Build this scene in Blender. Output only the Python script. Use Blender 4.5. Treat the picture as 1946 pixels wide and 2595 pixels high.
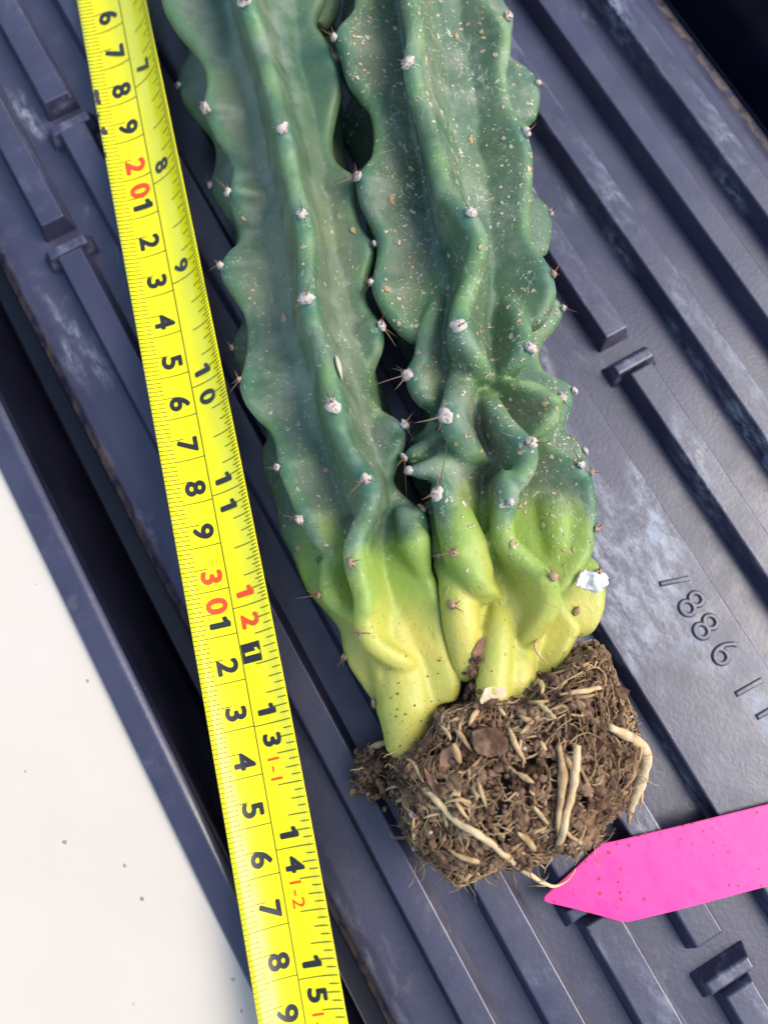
import bpy, bmesh, math, random
import numpy as np
from mathutils import Vector, Matrix, noise
from mathutils.bvhtree import BVHTree
from mathutils.kdtree import KDTree

for o in list(bpy.data.objects):
    bpy.data.objects.remove(o)
scene = bpy.context.scene
COL = scene.collection
CM = 0.01

# ------------------------------------------------------------------ camera
FPX, TILT, HEIGHT = 2000.0, math.radians(12.0), 19.2 * CM
FWD = Vector((0, math.sin(TILT), -math.cos(TILT)))
UPV = Vector((0, math.cos(TILT), math.sin(TILT)))
CAMPOS = -FWD * (HEIGHT / math.cos(TILT))
cam_data = bpy.data.cameras.new('camera')
cam = bpy.data.objects.new('camera', cam_data)
COL.objects.link(cam)
cam.location = CAMPOS
cam.rotation_euler = (TILT, 0, 0)
cam_data.sensor_fit = 'HORIZONTAL'
cam_data.sensor_width = 36.0
cam_data.lens = 36.0 * FPX / 1946.0
cam_data.clip_start = 0.005
cam_data.clip_end = 50.0
cam_data.dof.use_dof = True
cam_data.dof.focus_distance = 0.170
cam_data.dof.aperture_fstop = 15.0
scene.camera = cam

# ------------------------------------------------------------------ light
SUN_EL, SUN_AZ = math.radians(50), math.radians(84)      # azimuth measured from +Y towards +X
world = bpy.data.worlds.new('World')
scene.world = world
world.use_nodes = True
wn = world.node_tree
bg = wn.nodes['Background']
sky = wn.nodes.new('ShaderNodeTexSky')
sky.sky_type = 'NISHITA'
sky.sun_disc = False
sky.sun_elevation = SUN_EL
sky.sun_rotation = SUN_AZ
sky.air_density = 1.0
sky.dust_density = 1.5
sky.ozone_density = 1.0
wn.links.new(sky.outputs[0], bg.inputs[0])
bg.inputs[1].default_value = 0.15
sun_d = bpy.data.lights.new('sun', 'SUN')
sun_d.energy = 1.5
sun_d.angle = math.radians(38)
sun_d.color = (1.0, 0.92, 0.80)
sun = bpy.data.objects.new('sun', sun_d)
COL.objects.link(sun)
sdir = Vector((math.sin(SUN_AZ) * math.cos(SUN_EL), math.cos(SUN_AZ) * math.cos(SUN_EL), math.sin(SUN_EL)))
sun.rotation_euler = sdir.to_track_quat('Z', 'Y').to_euler()
sun.location = sdir * 2
scene.view_settings.view_transform = 'Standard'
scene.view_settings.look = 'None'
scene.view_settings.gamma = 1.0
scene.view_settings.use_curve_mapping = False
scene.view_settings.exposure = 1.12
scene.render.resolution_x, scene.render.resolution_y = 767, 1024

# ------------------------------------------------------------------ helpers
def un(x, y, z):
    """photo pixel seen at height z (cm) -> world point in metres"""
    d = FWD * FPX + Vector((1, 0, 0)) * (x - 973.0) + UPV * (1297.5 - y)
    return CAMPOS + d * ((z * CM - CAMPOS.z) / d.z)

def proj(p):
    v = Vector(p) - CAMPOS
    k = FPX / v.dot(FWD)
    return 973.0 + v.x * k, 1297.5 - v.dot(UPV) * k

def link(name, me, mat, parent=None):
    o = bpy.data.objects.new(name, me)
    COL.objects.link(o)
    if mat is not None and len(me.materials) == 0:
        me.materials.append(mat)
    if parent is not None:
        o.parent = parent
    return o

def tag(o, label=None, cat=None, group=None, kind=None):
    if label: o['label'] = label
    if cat: o['category'] = cat
    if group: o['group'] = group
    if kind: o['kind'] = kind
    return o

def empty(name, loc=(0, 0, 0)):
    o = bpy.data.objects.new(name, None)
    COL.objects.link(o)
    o.location = loc
    o.empty_display_size = 0.01
    return o

def mesh_of(name, verts, faces, smooth=True):
    me = bpy.data.meshes.new(name)
    me.from_pydata([tuple(v) for v in verts], [], faces)
    me.update()
    if smooth:
        me.shade_smooth()
    return me

def catmull(pts, step):
    """resample a list of equal-length tuples along their first two or three values"""
    P = [np.array(p, float) for p in pts]
    if len(P) == 2:
        n = max(2, int(np.linalg.norm((P[1] - P[0])[:2]) / step) + 1)
        return [P[0] + (P[1] - P[0]) * k / (n - 1) for k in range(n)]
    P = [2 * P[0] - P[1]] + P + [2 * P[-1] - P[-2]]
    out = []
    for i in range(1, len(P) - 2):
        a, b, c, d = P[i - 1], P[i], P[i + 1], P[i + 2]
        n = max(1, int(np.linalg.norm((c - b)[:2]) / step))
        for k in range(n):
            t = k / n
            out.append(0.5 * (2 * b + (c - a) * t + (2 * a - 5 * b + 4 * c - d) * t * t + (3 * b - a - 3 * c + d) * t ** 3))
    out.append(P[-2])
    return out

# ------------------------------------------------------------------ material helpers
def new_mat(name):
    m = bpy.data.materials.new(name)
    m.use_nodes = True
    nt = m.node_tree
    return m, nt, nt.nodes['Principled BSDF']

class NT:
    def __init__(s, nt): s.nt = nt
    def n(s, t, **kw):
        x = s.nt.nodes.new(t)
        for k, v in kw.items():
            setattr(x, k, v)
        return x
    def l(s, a, b): s.nt.links.new(a, b)
    def put(s, sock, v):
        if hasattr(v, 'node'): s.l(v, sock)
        else: sock.default_value = v
    def noise(s, scale, detail=4, rough=0.55, vec=None, dist=0.0):
        x = s.n('ShaderNodeTexNoise')
        x.inputs['Scale'].default_value = scale
        x.inputs['Detail'].default_value = detail
        x.inputs['Roughness'].default_value = rough
        x.inputs['Distortion'].default_value = dist
        if vec is not None: s.l(vec, x.inputs['Vector'])
        return x.outputs['Fac']
    def voro(s, scale, vec=None, feature='F1', dim='3D'):
        x = s.n('ShaderNodeTexVoronoi', feature=feature, voronoi_dimensions=dim)
        x.inputs['Scale'].default_value = scale
        if vec is not None: s.l(vec, x.inputs['Vector'])
        return x
    def map(s, v, a, b, c=0.0, d=1.0, smooth=True):
        x = s.n('ShaderNodeMapRange')
        x.interpolation_type = 'SMOOTHSTEP' if smooth else 'LINEAR'
        s.put(x.inputs[0], v)
        for i, q in enumerate((a, b, c, d)): x.inputs[i + 1].default_value = q
        return x.outputs[0]
    def math(s, op, a, b=0.0):
        x = s.n('ShaderNodeMath', operation=op)
        s.put(x.inputs[0], a); s.put(x.inputs[1], b)
        return x.outputs[0]
    def mix(s, f, a, b, mode='MIX'):
        x = s.n('ShaderNodeMix', data_type='RGBA', blend_type=mode)
        s.put(x.inputs[0], f)
        s.put(x.inputs[6], a if hasattr(a, 'node') else (*a, 1.0))
        s.put(x.inputs[7], b if hasattr(b, 'node') else (*b, 1.0))
        return x.outputs[2]
    def bump(s, h, strength, dist):
        x = s.n('ShaderNodeBump')
        x.inputs['Strength'].default_value = strength
        x.inputs['Distance'].default_value = dist
        s.l(h, x.inputs['Height'])
        return x.outputs[0]
    def attr(s, name):
        x = s.n('ShaderNodeAttribute', attribute_name=name)
        return x.outputs['Fac']
    def obj(s, scale=None, rot=None):
        x = s.n('ShaderNodeTexCoord')
        if scale is None: return x.outputs['Object']
        m = s.n('ShaderNodeMapping')
        m.inputs['Scale'].default_value = scale
        if rot: m.inputs['Rotation'].default_value = rot
        s.l(x.outputs['Object'], m.inputs[0])
        return m.outputs[0]

def simple_mat(name, col, rough=0.6, spec=0.4, var=0.0, scale=300.0, col2=None, bump=0.0, sss=0.0):
    m, nt, b = new_mat(name)
    N = NT(nt)
    v = N.obj()
    if col2 is not None:
        f = N.map(N.noise(scale, 5, 0.6, v), 0.35, 0.65)
        N.l(N.mix(f, col, col2), b.inputs['Base Color'])
    else:
        b.inputs['Base Color'].default_value = (*col, 1)
    b.inputs['Roughness'].default_value = rough
    b.inputs['Specular IOR Level'].default_value = spec
    if bump:
        N.l(N.bump(N.noise(scale * 2, 4, 0.6, v), 0.6, bump), b.inputs['Normal'])
    return m

# plastic of the bed liner: near-black, semi-gloss, dust and scuffs on it (object frame: x across the ribs, y along them)
def plastic_mat(name, scuff, dirt_gutter=False):
    m, nt, b = new_mat(name)
    N = NT(nt)
    v = N.obj()
    col = N.mix(N.map(N.noise(35, 4, 0.6, v), 0.3, 0.7), (0.026, 0.025, 0.050), (0.040, 0.038, 0.070))
    # fine dry dust lying everywhere
    d1 = N.math('MULTIPLY', N.map(N.noise(160, 6, 0.7, v), 0.52, 0.72), N.map(N.noise(28, 3, 0.5, v), 0.42, 0.68))
    col = N.mix(N.math('MULTIPLY', d1, 0.25), col, (0.22, 0.21, 0.21))
    rough = N.map(N.noise(90, 5, 0.65, v), 0.3, 0.7, 0.30, 0.44)
    if scuff > 0:
        vs = N.obj((1.0, 0.42, 1.0), (0, 0, 0.5))
        patch = N.map(N.noise(42, 4, 0.6, vs, 0.6), 0.60 - 0.17 * scuff, 0.78 - 0.14 * scuff)
        grain = N.map(N.noise(420, 7, 0.75, vs), 0.40, 0.66)
        f = N.math('MULTIPLY', patch, grain)
        f2 = N.map(N.noise(620, 4, 0.7, vs, 0.5), 0.70, 0.78)
        f = N.math('MAXIMUM', f, N.math('MULTIPLY', f2, 0.5 * scuff))
        col = N.mix(N.math('MULTIPLY', f, 0.85), col, (0.40, 0.425, 0.47))
        # a few ochre mud spots
        mud = N.math('MULTIPLY', N.map(N.noise(55, 5, 0.65, v, 0.4), 0.63, 0.72), grain)
        col = N.mix(N.math('MULTIPLY', mud, 0.8 * min(1.0, scuff)), col, (0.34, 0.29, 0.20))
        rough = N.math('ADD', rough, N.math('MULTIPLY', f, 0.35))
    if dirt_gutter:
        s = N.n('ShaderNodeSeparateXYZ'); N.l(v, s.inputs[0])
        for (q, wdt, amt) in ((-5.52 * CM, 0.0020, 0.6), (14.72 * CM, 0.0030, 0.9)):
            qq = N.math('ADD', s.outputs[0], N.math('MULTIPLY', N.math('SUBTRACT', N.noise(120, 5, 0.7, v), 0.5), 0.006))
            band = N.map(N.math('ABSOLUTE', N.math('SUBTRACT', qq, q)), wdt * 0.3, wdt, 1.0, 0.0)
            g = N.math('MULTIPLY', band, N.map(N.noise(240, 6, 0.75, v), 0.38, 0.62))
            col = N.mix(N.math('MULTIPLY', g, amt), col, (0.23, 0.16, 0.10))
            rough = N.math('ADD', rough, N.math('MULTIPLY', g, 0.3))
    N.l(col, b.inputs['Base Color'])
    N.l(rough, b.inputs['Roughness'])
    b.inputs['IOR'].default_value = 1.68
    h = N.math('ADD', N.math('MULTIPLY', N.noise(900, 3, 0.6, v), 0.5), N.noise(40, 2, 0.5, v))
    N.l(N.bump(h, 0.25, 0.0004), b.inputs['Normal'])
    return m

M_FLOOR = plastic_mat('liner_plastic', 0.12, True)
M_WALL_SHADE = simple_mat('wall_plastic_shaded', (0.006, 0.006, 0.013), 0.22, 0.35, col2=(0.009, 0.009, 0.018), scale=60)  # same liner plastic, glossier, with the walls' shade put into its near-black colour
M_RIB = plastic_mat('rib_plastic_clean', 0.16)
M_RIB_SCUFF = plastic_mat('rib_plastic_scuffed', 1.0)
M_LETTER = plastic_mat('letter_plastic', 0.8)

def panel_mat():
    m, nt, b = new_mat('cream_paint')
    N = NT(nt); v = N.obj()
    col = N.mix(N.map(N.noise(14, 4, 0.6, v), 0.3, 0.7), (0.565, 0.495, 0.40), (0.585, 0.525, 0.44))
    vo = N.voro(105, v, dim='2D')
    r = N.n('ShaderNodeSeparateColor'); N.l(vo.outputs['Color'], r.inputs[0])
    size = N.map(r.outputs[0], 0.70, 1.0, 0.02, 0.062, False)
    sp = N.math('LESS_THAN', N.math('ADD', vo.outputs['Distance'], N.math('MULTIPLY', N.noise(1400, 3, 0.6, v), 0.06)), N.math('ADD', size, 0.018))
    sp = N.math('MULTIPLY', sp, N.math('GREATER_THAN', r.outputs[0], 0.78))
    col = N.mix(N.math('MULTIPLY', sp, N.map(r.outputs[1], 0.0, 1.0, 0.25, 0.9, False)), col, (0.16, 0.14, 0.13))
    sm = N.map(N.noise(60, 5, 0.7, v), 0.62, 0.8)
    col = N.mix(N.math('MULTIPLY', sm, 0.3), col, (0.62, 0.55, 0.43))
    N.l(col, b.inputs['Base Color'])
    b.inputs['Roughness'].default_value = 0.45
    b.inputs['Specular IOR Level'].default_value = 0.3
    N.l(N.bump(N.noise(300, 3, 0.6, v), 0.2, 0.0002), b.inputs['Normal'])
    return m
M_PANEL = panel_mat()

# ------------------------------------------------------------------ bed liner
RIB_ANG = math.radians(29.5)
# local frame of the liner: x = q (across), y = -p (along, up the picture)
LINER_ROT = -0.0
QN = Vector((math.cos(RIB_ANG), math.sin(RIB_ANG), 0))
PD = Vector((math.sin(RIB_ANG), -math.cos(RIB_ANG), 0))
LINER_M = Matrix(((QN.x, -PD.x, 0, 0), (QN.y, -PD.y, 0, 0), (0, 0, 1, 0), (0, 0, 0, 1)))
liner = empty('bed_liner')
liner.matrix_world = LINER_M
tag(liner, 'black ribbed plastic bed liner lying under the cactus and the tape', 'bed liner')

def fillet(profile, r, seg=4):
    """round the corners of an open polyline in 2D"""
    out = [profile[0]]
    for i in range(1, len(profile) - 1):
        a, b, c = (np.array(profile[k], float) for k in (i - 1, i, i + 1))
        u, w = a - b, c - b
        lu, lw = np.linalg.norm(u), np.linalg.norm(w)
        t = min(r, lu * 0.45, lw * 0.45)
        s, e = b + u / lu * t, b + w / lw * t
        if lu > 3 * t: out.append(tuple(b + u / lu * (t + 0.015)))
        for k in range(seg + 1):
            x = k / seg
            out.append(tuple((1 - x) ** 2 * s + 2 * x * (1 - x) * b + x * x * e))
        if lw > 3 * t: out.append(tuple(b + w / lw * (t + 0.015)))
    out.append(profile[-1])
    return out

prof = [(-7.34, 1.44), (-7.40, 1.50), (-7.36, 1.62), (-6.84, 1.64), (-6.72, 1.56), (-6.66, 1.36), (-6.54, 0.2), (-6.40, -1.75), (-5.85, -1.85), (-5.64, -0.30), (-5.40, -0.04), (-5.1, 0.0),
        (14.0, 0.0), (14.25, -0.05), (14.45, -0.50), (15.0, -0.62), (15.15, -1.50), (15.9, -1.55), (16.15, 0.2), (16.3, 1.5), (16.5, 1.64), (18.2, 1.64)]
prof = fillet(prof, 0.06, 4)
verts, faces = [], []
rows = [-26 + k * 2.0 for k in range(26)]
for r_ in rows:
    for (q, z) in prof:
        verts.append((q * CM, -r_ * CM, z * CM))
n = len(prof)
for i in range(len(rows) - 1):
    for j in range(n - 1):
        faces.append((i * n + j, (i + 1) * n + j, (i + 1) * n + j + 1, i * n + j + 1))
me = mesh_of('liner_floor', verts, faces)
o = link('liner_floor', me, M_FLOOR, liner)
me.materials.append(M_WALL_SHADE)
for pl in me.polygons:                       # side walls get the darker copy, their shade painted into its colour
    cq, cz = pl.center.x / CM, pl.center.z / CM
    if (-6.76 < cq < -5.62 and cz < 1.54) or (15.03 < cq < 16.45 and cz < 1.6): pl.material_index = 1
o.modifiers.new('wn', 'WEIGHTED_NORMAL').keep_sharp = True
sol = o.modifiers.new('thick', 'SOLIDIFY'); sol.thickness = 0.0022; sol.offset = -1.0

def rounded_bar(w, l, h, slope, bev, seg=3):
    """a raised bar with sloping sides, rounded top edges, along y; origin at its middle"""
    bm = bmesh.new()
    b = [(-w / 2 - slope, -l / 2 - slope), (w / 2 + slope, -l / 2 - slope), (w / 2 + slope, l / 2 + slope), (-w / 2 - slope, l / 2 + slope)]
    t = [(-w / 2, -l / 2), (w / 2, -l / 2), (w / 2, l / 2), (-w / 2, l / 2)]
    vb = [bm.verts.new((x * CM, y * CM, -0.03 * CM)) for x, y in b]
    vt = [bm.verts.new((x * CM, y * CM, h * CM)) for x, y in t]
    for k in range(4):
        bm.faces.new((vb[k], vb[(k + 1) % 4], vt[(k + 1) % 4], vt[k]))
    bm.faces.new(vt)
    bm.edges.ensure_lookup_table()
    ed = [e for e in bm.edges if not all(v in vb for v in e.verts)]
    bmesh.ops.bevel(bm, geom=ed, offset=bev * CM, segments=seg, profile=0.6, affect='EDGES')
    me = bpy.data.meshes.new('bar')
    bm.to_mesh(me); bm.free()
    me.shade_smooth()
    me.set_sharp_from_angle(angle=math.radians(38))
    return me

RIB_H = 0.54
def rib(q0, q1, p0, p1, mat):
    me = rounded_bar(q1 - q0, p1 - p0, RIB_H, 0.14, 0.05)
    me.name = 'rib'
    o = link('rib', me, mat, liner)
    o.modifiers.new('wn', 'WEIGHTED_NORMAL').keep_sharp = True
    o.location = ((q0 + q1) / 2 * CM, -(p0 + p1) / 2 * CM, 0)
    return o
def ridge(q0, q1, p):
    """low cross bar that closes the gap in front of the next rib"""
    me = rounded_bar(q1 - q0 + 0.42, 0.26, 0.42, 0.17, 0.06, 4)
    me.name = 'cross_ridge'
    o = link('cross_ridge', me, M_RIB_SCUFF, liner)
    o.modifiers.new('wn', 'WEIGHTED_NORMAL').keep_sharp = True
    o.location = ((q0 + q1) / 2 * CM, -p * CM, 0.0)
    return o
PA, PB = -25.0, 23.0
rib(12.63, 13.30, PA, PB, M_RIB_SCUFF)
rib(10.95, 11.62, PA, PB, M_RIB)
rib(9.05, 9.70, PA, PB, M_RIB_SCUFF)
rib(7.08, 7.72, PA, -1.05, M_RIB_SCUFF); rib(7.08, 7.72, 0.05, PB, M_RIB_SCUFF); ridge(7.08, 7.72, -0.22)
rib(3.02, 5.88, PA, PB, M_RIB_SCUFF)
rib(1.08, 1.76, PA, 11.85, M_RIB); rib(1.08, 1.76, 12.95, PB, M_RIB_SCUFF); ridge(1.08, 1.76, 12.70)
rib(-0.78, 0.0, PA, 9.2, M_RIB); rib(-0.78, 0.0, 10.3, PB, M_RIB_SCUFF); ridge(-0.78, 0.0, 10.0)
rib(-2.50, -1.80, PA, -14.35, M_RIB); rib(-2.50, -1.80, -13.3, PB, M_RIB); ridge(-2.50, -1.80, -13.56)
rib(-4.10, -3.46, PA, -11.0, M_RIB); rib(-4.10, -3.46, -9.95, PB, M_RIB); ridge(-4.10, -3.46, -10.22)

# moulded characters standing on the wide rib
def text_mesh(body, size, offset=0.0, extrude=0.0, bevel=0.0):
    cu = bpy.data.curves.new('txt', 'FONT')
    cu.body = body
    cu.size = size
    cu.offset = offset
    cu.extrude = extrude
    cu.bevel_depth = bevel
    cu.align_x = 'CENTER'; cu.align_y = 'CENTER'
    cu.resolution_u = 6
    ob = bpy.data.objects.new('txt', cu)
    COL.objects.link(ob)
    dg = bpy.context.evaluated_depsgraph_get()
    me = bpy.data.meshes.new_from_object(ob.evaluated_get(dg), depsgraph=dg)
    bpy.data.objects.remove(ob)
    bpy.data.curves.remove(cu)
    # centre on bounding box
    co = np.zeros(len(me.vertices) * 3); me.vertices.foreach_get('co', co); co = co.reshape(-1, 3)
    c = (co.min(0) + co.max(0)) / 2; c[2] = 0
    co -= c
    me.vertices.foreach_set('co', co.ravel()); me.update()
    return me

chars = [('1', 1708, 1473, -108), ('8', 1752, 1530, -76), ('8', 1788, 1588, -76), ('6', 1836, 1652, -72), ('1', 1897, 1742, -92), ('1', 1950, 1800, -92)]
for ch, px, py, turn in chars:
    me = text_mesh(ch, 0.0100, -0.00025, 0.0, 0.00042)
    w = un(px, py, RIB_H)
    me.name = 'moulded_character'
    o = link('moulded_character', me, M_LETTER, liner)
    lp = LINER_M.inverted() @ w
    o.location = (lp.x, lp.y, RIB_H * CM + 0.0001)
    o.rotation_euler = (0, 0, math.radians(turn))

# cream painted panel that the flange of the liner lies on
me = mesh_of('painted_panel', [(-45 * CM, -40 * CM, 0), (-7.0 * CM, -40 * CM, 0), (-7.0 * CM, 40 * CM, 0), (-45 * CM, 40 * CM, 0),
                               (-45 * CM, -40 * CM, -0.4 * CM), (-7.0 * CM, -40 * CM, -0.4 * CM), (-7.0 * CM, 40 * CM, -0.4 * CM), (-45 * CM, 40 * CM, -0.4 * CM)],
             [(0, 1, 2, 3), (7, 6, 5, 4), (0, 4, 5, 1), (1, 5, 6, 2), (2, 6, 7, 3), (3, 7, 4, 0)], False)
panel = link('painted_panel', me, M_PANEL)
panel.matrix_world = Matrix.Translation((0, 0, 1.47 * CM)) @ LINER_M
tag(panel, 'cream painted panel with small dark specks beside the black liner', 'panel', kind='structure')

# ------------------------------------------------------------------ tape measure
MID = [(312.8, 56.8), (329.8, 149), (346.5, 240.5), (362.7, 335.6), (381.6, 432.9), (400.7, 531.6), (419.5, 632.2), (439.5, 734.5), (459.7, 838), (479.6, 943), (500, 1050),
       (520.4, 1156.4), (540.7, 1265), (561, 1375.6), (580.9, 1487.8), (601, 1603), (622, 1719), (643.8, 1838.7), (664, 1960.6), (686.9, 2085), (708.9, 2211.6), (732, 2341.8), (755.6, 2472)]
S0 = 16.0
ss = np.arange(len(MID)) + S0
cx = np.polyfit(ss, [p[0] for p in MID], 3); cy = np.polyfit(ss, [p[1] for p in MID], 3)
S_A, S_B = 12.0, 42.0
def tape_z(s): return 1.15 + (2.15 - 1.15) * (s - 16) / 22.0
def tape_mid(s): return un(np.polyval(cx, s), np.polyval(cy, s), tape_z(s))
def ang_lr(s):
    t = min(1.3, max(-0.2, (s - 16) / 22.0))
    phl = math.radians(-10 + 26 * t)
    phr = math.radians(46 - 26 * t)
    return phl, phr
_frame = {}
def tape_frame(s):
    a, b = tape_mid(s - 0.05), tape_mid(s + 0.05)
    T = (b - a); L = T.length / 0.1; T.normalize()
    B = T.cross(Vector((0, 0, 1))); B = -B.normalized()          # to the right of the blade
    if B.x < 0: B = -B
    Nn = B.cross(T)
    if Nn.z < 0: Nn = -Nn
    return tape_mid(s), T, B, Nn, L
HALF = 0.955
def tape_pt(s, w, lift=0.0):
    """s in cm along the blade, w in cm across (-HALF..HALF), lift in m along the normal"""
    c, T, B, Nn, L = tape_frame(s)
    phl, phr = ang_lr(s)
    a0, a1 = (phr - phl) / 2, (phr + phl)
    x = w / HALF
    # integrate slope angle a0 + a1*u for u in 0..x
    k = 8
    bx = bz = 0.0
    for i in range(k):
        u = x * (i + 0.5) / k
        ang = a0 + a1 * u
        bx += math.cos(ang) * x / k; bz += math.sin(ang) * x / k
    ang = a0 + a1 * x
    nrm = -B * math.sin(ang) + Nn * math.cos(ang)
    return c + (B * bx + Nn * bz) * (HALF * L) + nrm * lift

M_TAPE, nt, b_ = new_mat('tape_yellow')
N = NT(nt); v = N.obj()
colr = N.mix(N.map(N.noise(60, 3, 0.5, v), 0.3, 0.7), (0.95, 0.83, 0.003), (0.98, 0.88, 0.006))
gr = N.math('MULTIPLY', N.map(N.noise(520, 5, 0.7, v), 0.64, 0.74), N.map(N.noise(40, 2, 0.5, v), 0.5, 0.7))
N.l(N.mix(N.math('MULTIPLY', gr, 0.35), colr, (0.45, 0.34, 0.05)), b_.inputs['Base Color'])
N.l(N.map(N.noise(150, 4, 0.6, v), 0.3, 0.7, 0.14, 0.30), b_.inputs['Roughness'])
N.l(N.bump(N.noise(260, 3, 0.6, v), 0.15, 0.0003), b_.inputs['Normal'])
M_TAPE_EDGE = simple_mat('tape_edge_steel', (0.45, 0.40, 0.2), 0.5)
def print_mat(name, col):
    m, nt, b = new_mat(name); N = NT(nt); v = N.obj()
    wear = N.map(N.noise(900, 5, 0.7, v), 0.66, 0.74)
    N.l(N.mix(N.math('MULTIPLY', wear, 0.7), col, (0.75, 0.68, 0.2)), b.inputs['Base Color'])
    b.inputs['Roughness'].default_value = 0.35
    return m
M_INK = print_mat('print_black', (0.022, 0.022, 0.022))
M_TICK = simple_mat('print_tick', (0.085, 0.075, 0.008), 0.45)
M_RED = print_mat('print_red', (0.85, 0.075, 0.012))

tape = empty('tape_measure', tape_mid(30))
tape_inv = Matrix.Translation(-tape.location)
tag(tape, 'bright yellow steel measuring tape blade stretched out beside the cactus', 'tape measure')
NS, NW = 240, 14
rng = random.Random(5)
verts, faces = [], []
nicks = [(17.55, 0.16, 0.30), (18.52, 0.10, 0.20), (17.9, 0.1, 0.05), (19.3, 0.06, 0.05), (27.3, 0.02, 0.05)]
for i in range(NS + 1):
    s = S_A + (S_B - S_A) * i / NS
    for j in range(NW + 1):
        w = -HALF + 2 * HALF * j / NW
        verts.append(tape_pt(s, w) - tape.location)
for i in range(NS):
    for j in range(NW):
        a = i * (NW + 1) + j
        faces.append((a, a + 1, a + NW + 2, a + NW + 1))
me = mesh_of('blade', verts, faces)
if me.polygons[0].normal.z < 0: me.flip_normals()
blade = link('blade', me, M_TAPE, tape)
so = blade.modifiers.new('thick', 'SOLIDIFY'); so.thickness = 0.00016; so.offset = -1

def quad_strip(bm, s, w0, w1, th, lift=0.00007, k=5):
    """thin printed line across the blade"""
    a = [bm.verts.new(tape_pt(s - th / 2, w0 + (w1 - w0) * i / k, lift) - tape.location) for i in range(k + 1)]
    b = [bm.verts.new(tape_pt(s + th / 2, w0 + (w1 - w0) * i / k, lift) - tape.location) for i in range(k + 1)]
    for i in range(k):
        bm.faces.new((a[i], a[i + 1], b[i + 1], b[i]))

bm = bmesh.new()
for i in range(int(S_A * 10) + 1, int(S_B * 10)):
    s = i / 10.0
    if i % 10 == 0: w1 = 0.0
    elif i % 5 == 0: w1 = -HALF + 0.56
    else: w1 = -HALF + 0.315
    quad_strip(bm, s, -HALF + 0.004, w1, 0.020)
me = bpy.data.meshes.new('millimetre_ticks'); bm.to_mesh(me); bm.free()
tag(link('millimetre_ticks', me, M_TICK, tape), kind='stuff')
bm = bmesh.new()
i32 = int(S_A / 2.54 * 32) + 1
while i32 / 32.0 * 2.54 < S_B:
    s = i32 / 32.0 * 2.54
    if i32 % 32 == 0: ln = HALF
    elif i32 % 16 == 0: ln = 0.66
    elif i32 % 8 == 0: ln = 0.55
    elif i32 % 4 == 0: ln = 0.40
    elif i32 % 2 == 0: ln = 0.27
    else: ln = 0.19
    if not (i32 % 2 and i32 > 12 * 32):
        quad_strip(bm, s, HALF - ln, HALF - 0.004, 0.020)
    i32 += 1
me = bpy.data.meshes.new('inch_ticks'); bm.to_mesh(me); bm.free()
tag(link('inch_ticks', me, M_TICK, tape), kind='stuff')
bm = bmesh.new()
prev = None
for i in range(NS + 1):
    s = S_A + (S_B - S_A) * i / NS
    a = bm.verts.new(tape_pt(s, -0.011, 0.00009) - tape.location); b = bm.verts.new(tape_pt(s, 0.011, 0.00009) - tape.location)
    if prev: bm.faces.new((prev[0], prev[1], b, a))
    prev = (a, b)
me = bpy.data.meshes.new('middle_line'); bm.to_mesh(me); bm.free()
link('middle_line', me, M_TICK, tape)

def numeral(txt, s, w, height, mat, bold=0.0, lift=0.00012, name='numeral', wide=1.0):
    """text lying along the blade, its top towards the right edge"""
    if txt == '1':                           # a one with a clear flag
        pg = [(0.07, 0.73), (0.19, 0.73), (0.19, 0.0), (0.06, 0.0), (0.06, 0.56), (-0.10, 0.50), (-0.10, 0.61), (0.02, 0.66)]
        me = mesh_of('one', [(x - 0.09, y - 0.365, 0) for x, y in pg], [(0, 4, 3, 2), (0, 2, 1), (0, 7, 4), (7, 6, 5), (7, 5, 4)], False)
    else:
        me = text_mesh(txt, 1.0)
    co = np.zeros(len(me.vertices) * 3); me.vertices.foreach_get('co', co); co = co.reshape(-1, 3)
    hgt = co[:, 1].max() - co[:, 1].min()
    k = height / (hgt + 2 * bold)
    src = bmesh.new(); src.from_mesh(me)
    bmesh.ops.triangulate(src, faces=src.faces[:])
    src.verts.index_update()
    bm = bmesh.new()
    shifts = [(0, 0)] + ([(math.cos(a * math.pi / 4) * bold, math.sin(a * math.pi / 4) * bold) for a in range(8)] if bold else [])
    for q, (dx, dy) in enumerate(shifts):
        vm = [bm.verts.new(tape_pt(s + (v_.co.x + dx) * k * wide, w + (v_.co.y + dy) * k, lift + q * 0.000004) - tape.location) for v_ in src.verts]
        for f_ in src.faces: bm.faces.new([vm[v_.index] for v_ in f_.verts])
    src.free()
    bm.to_mesh(me); bm.free()
    me.name = name
    return link(name, me, mat, tape)

for c in range(14, 42):
    d = c % 10
    if d == 0:
        numeral(str(c // 10), c - 0.30, -0.33, 0.47, M_RED, 0.038, wide=1.14)
        numeral('0', c + 0.34, -0.33, 0.47, M_RED, 0.038, wide=1.14)
    else:
        numeral(str(d), c - (0.33 if d != 1 else 0.26), -0.33, 0.46, M_INK, 0.035, wide=1.14)
for k in range(5, 17):
    s = k * 2.54
    t = str(k)
    if len(t) == 1:
        numeral(t, s - 0.30, 0.33, 0.40, M_INK, 0.034, wide=1.1)
    else:
        m = M_RED if k == 12 else M_INK
        numeral(t[0], s - 0.27, 0.36, 0.44, m, 0.036, wide=1.1)
        numeral(t[1], s + 0.34, 0.36, 0.44, m, 0.036, wide=1.1)
for t, s in (('1-1', 13.36 * 2.54 + 0.0), ('1-2', 14.36 * 2.54), ('1-3', 15.36 * 2.54)):
    numeral(t, s + 0.02, 0.30, 0.27, M_RED, 0.0, wide=1.25)
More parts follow.
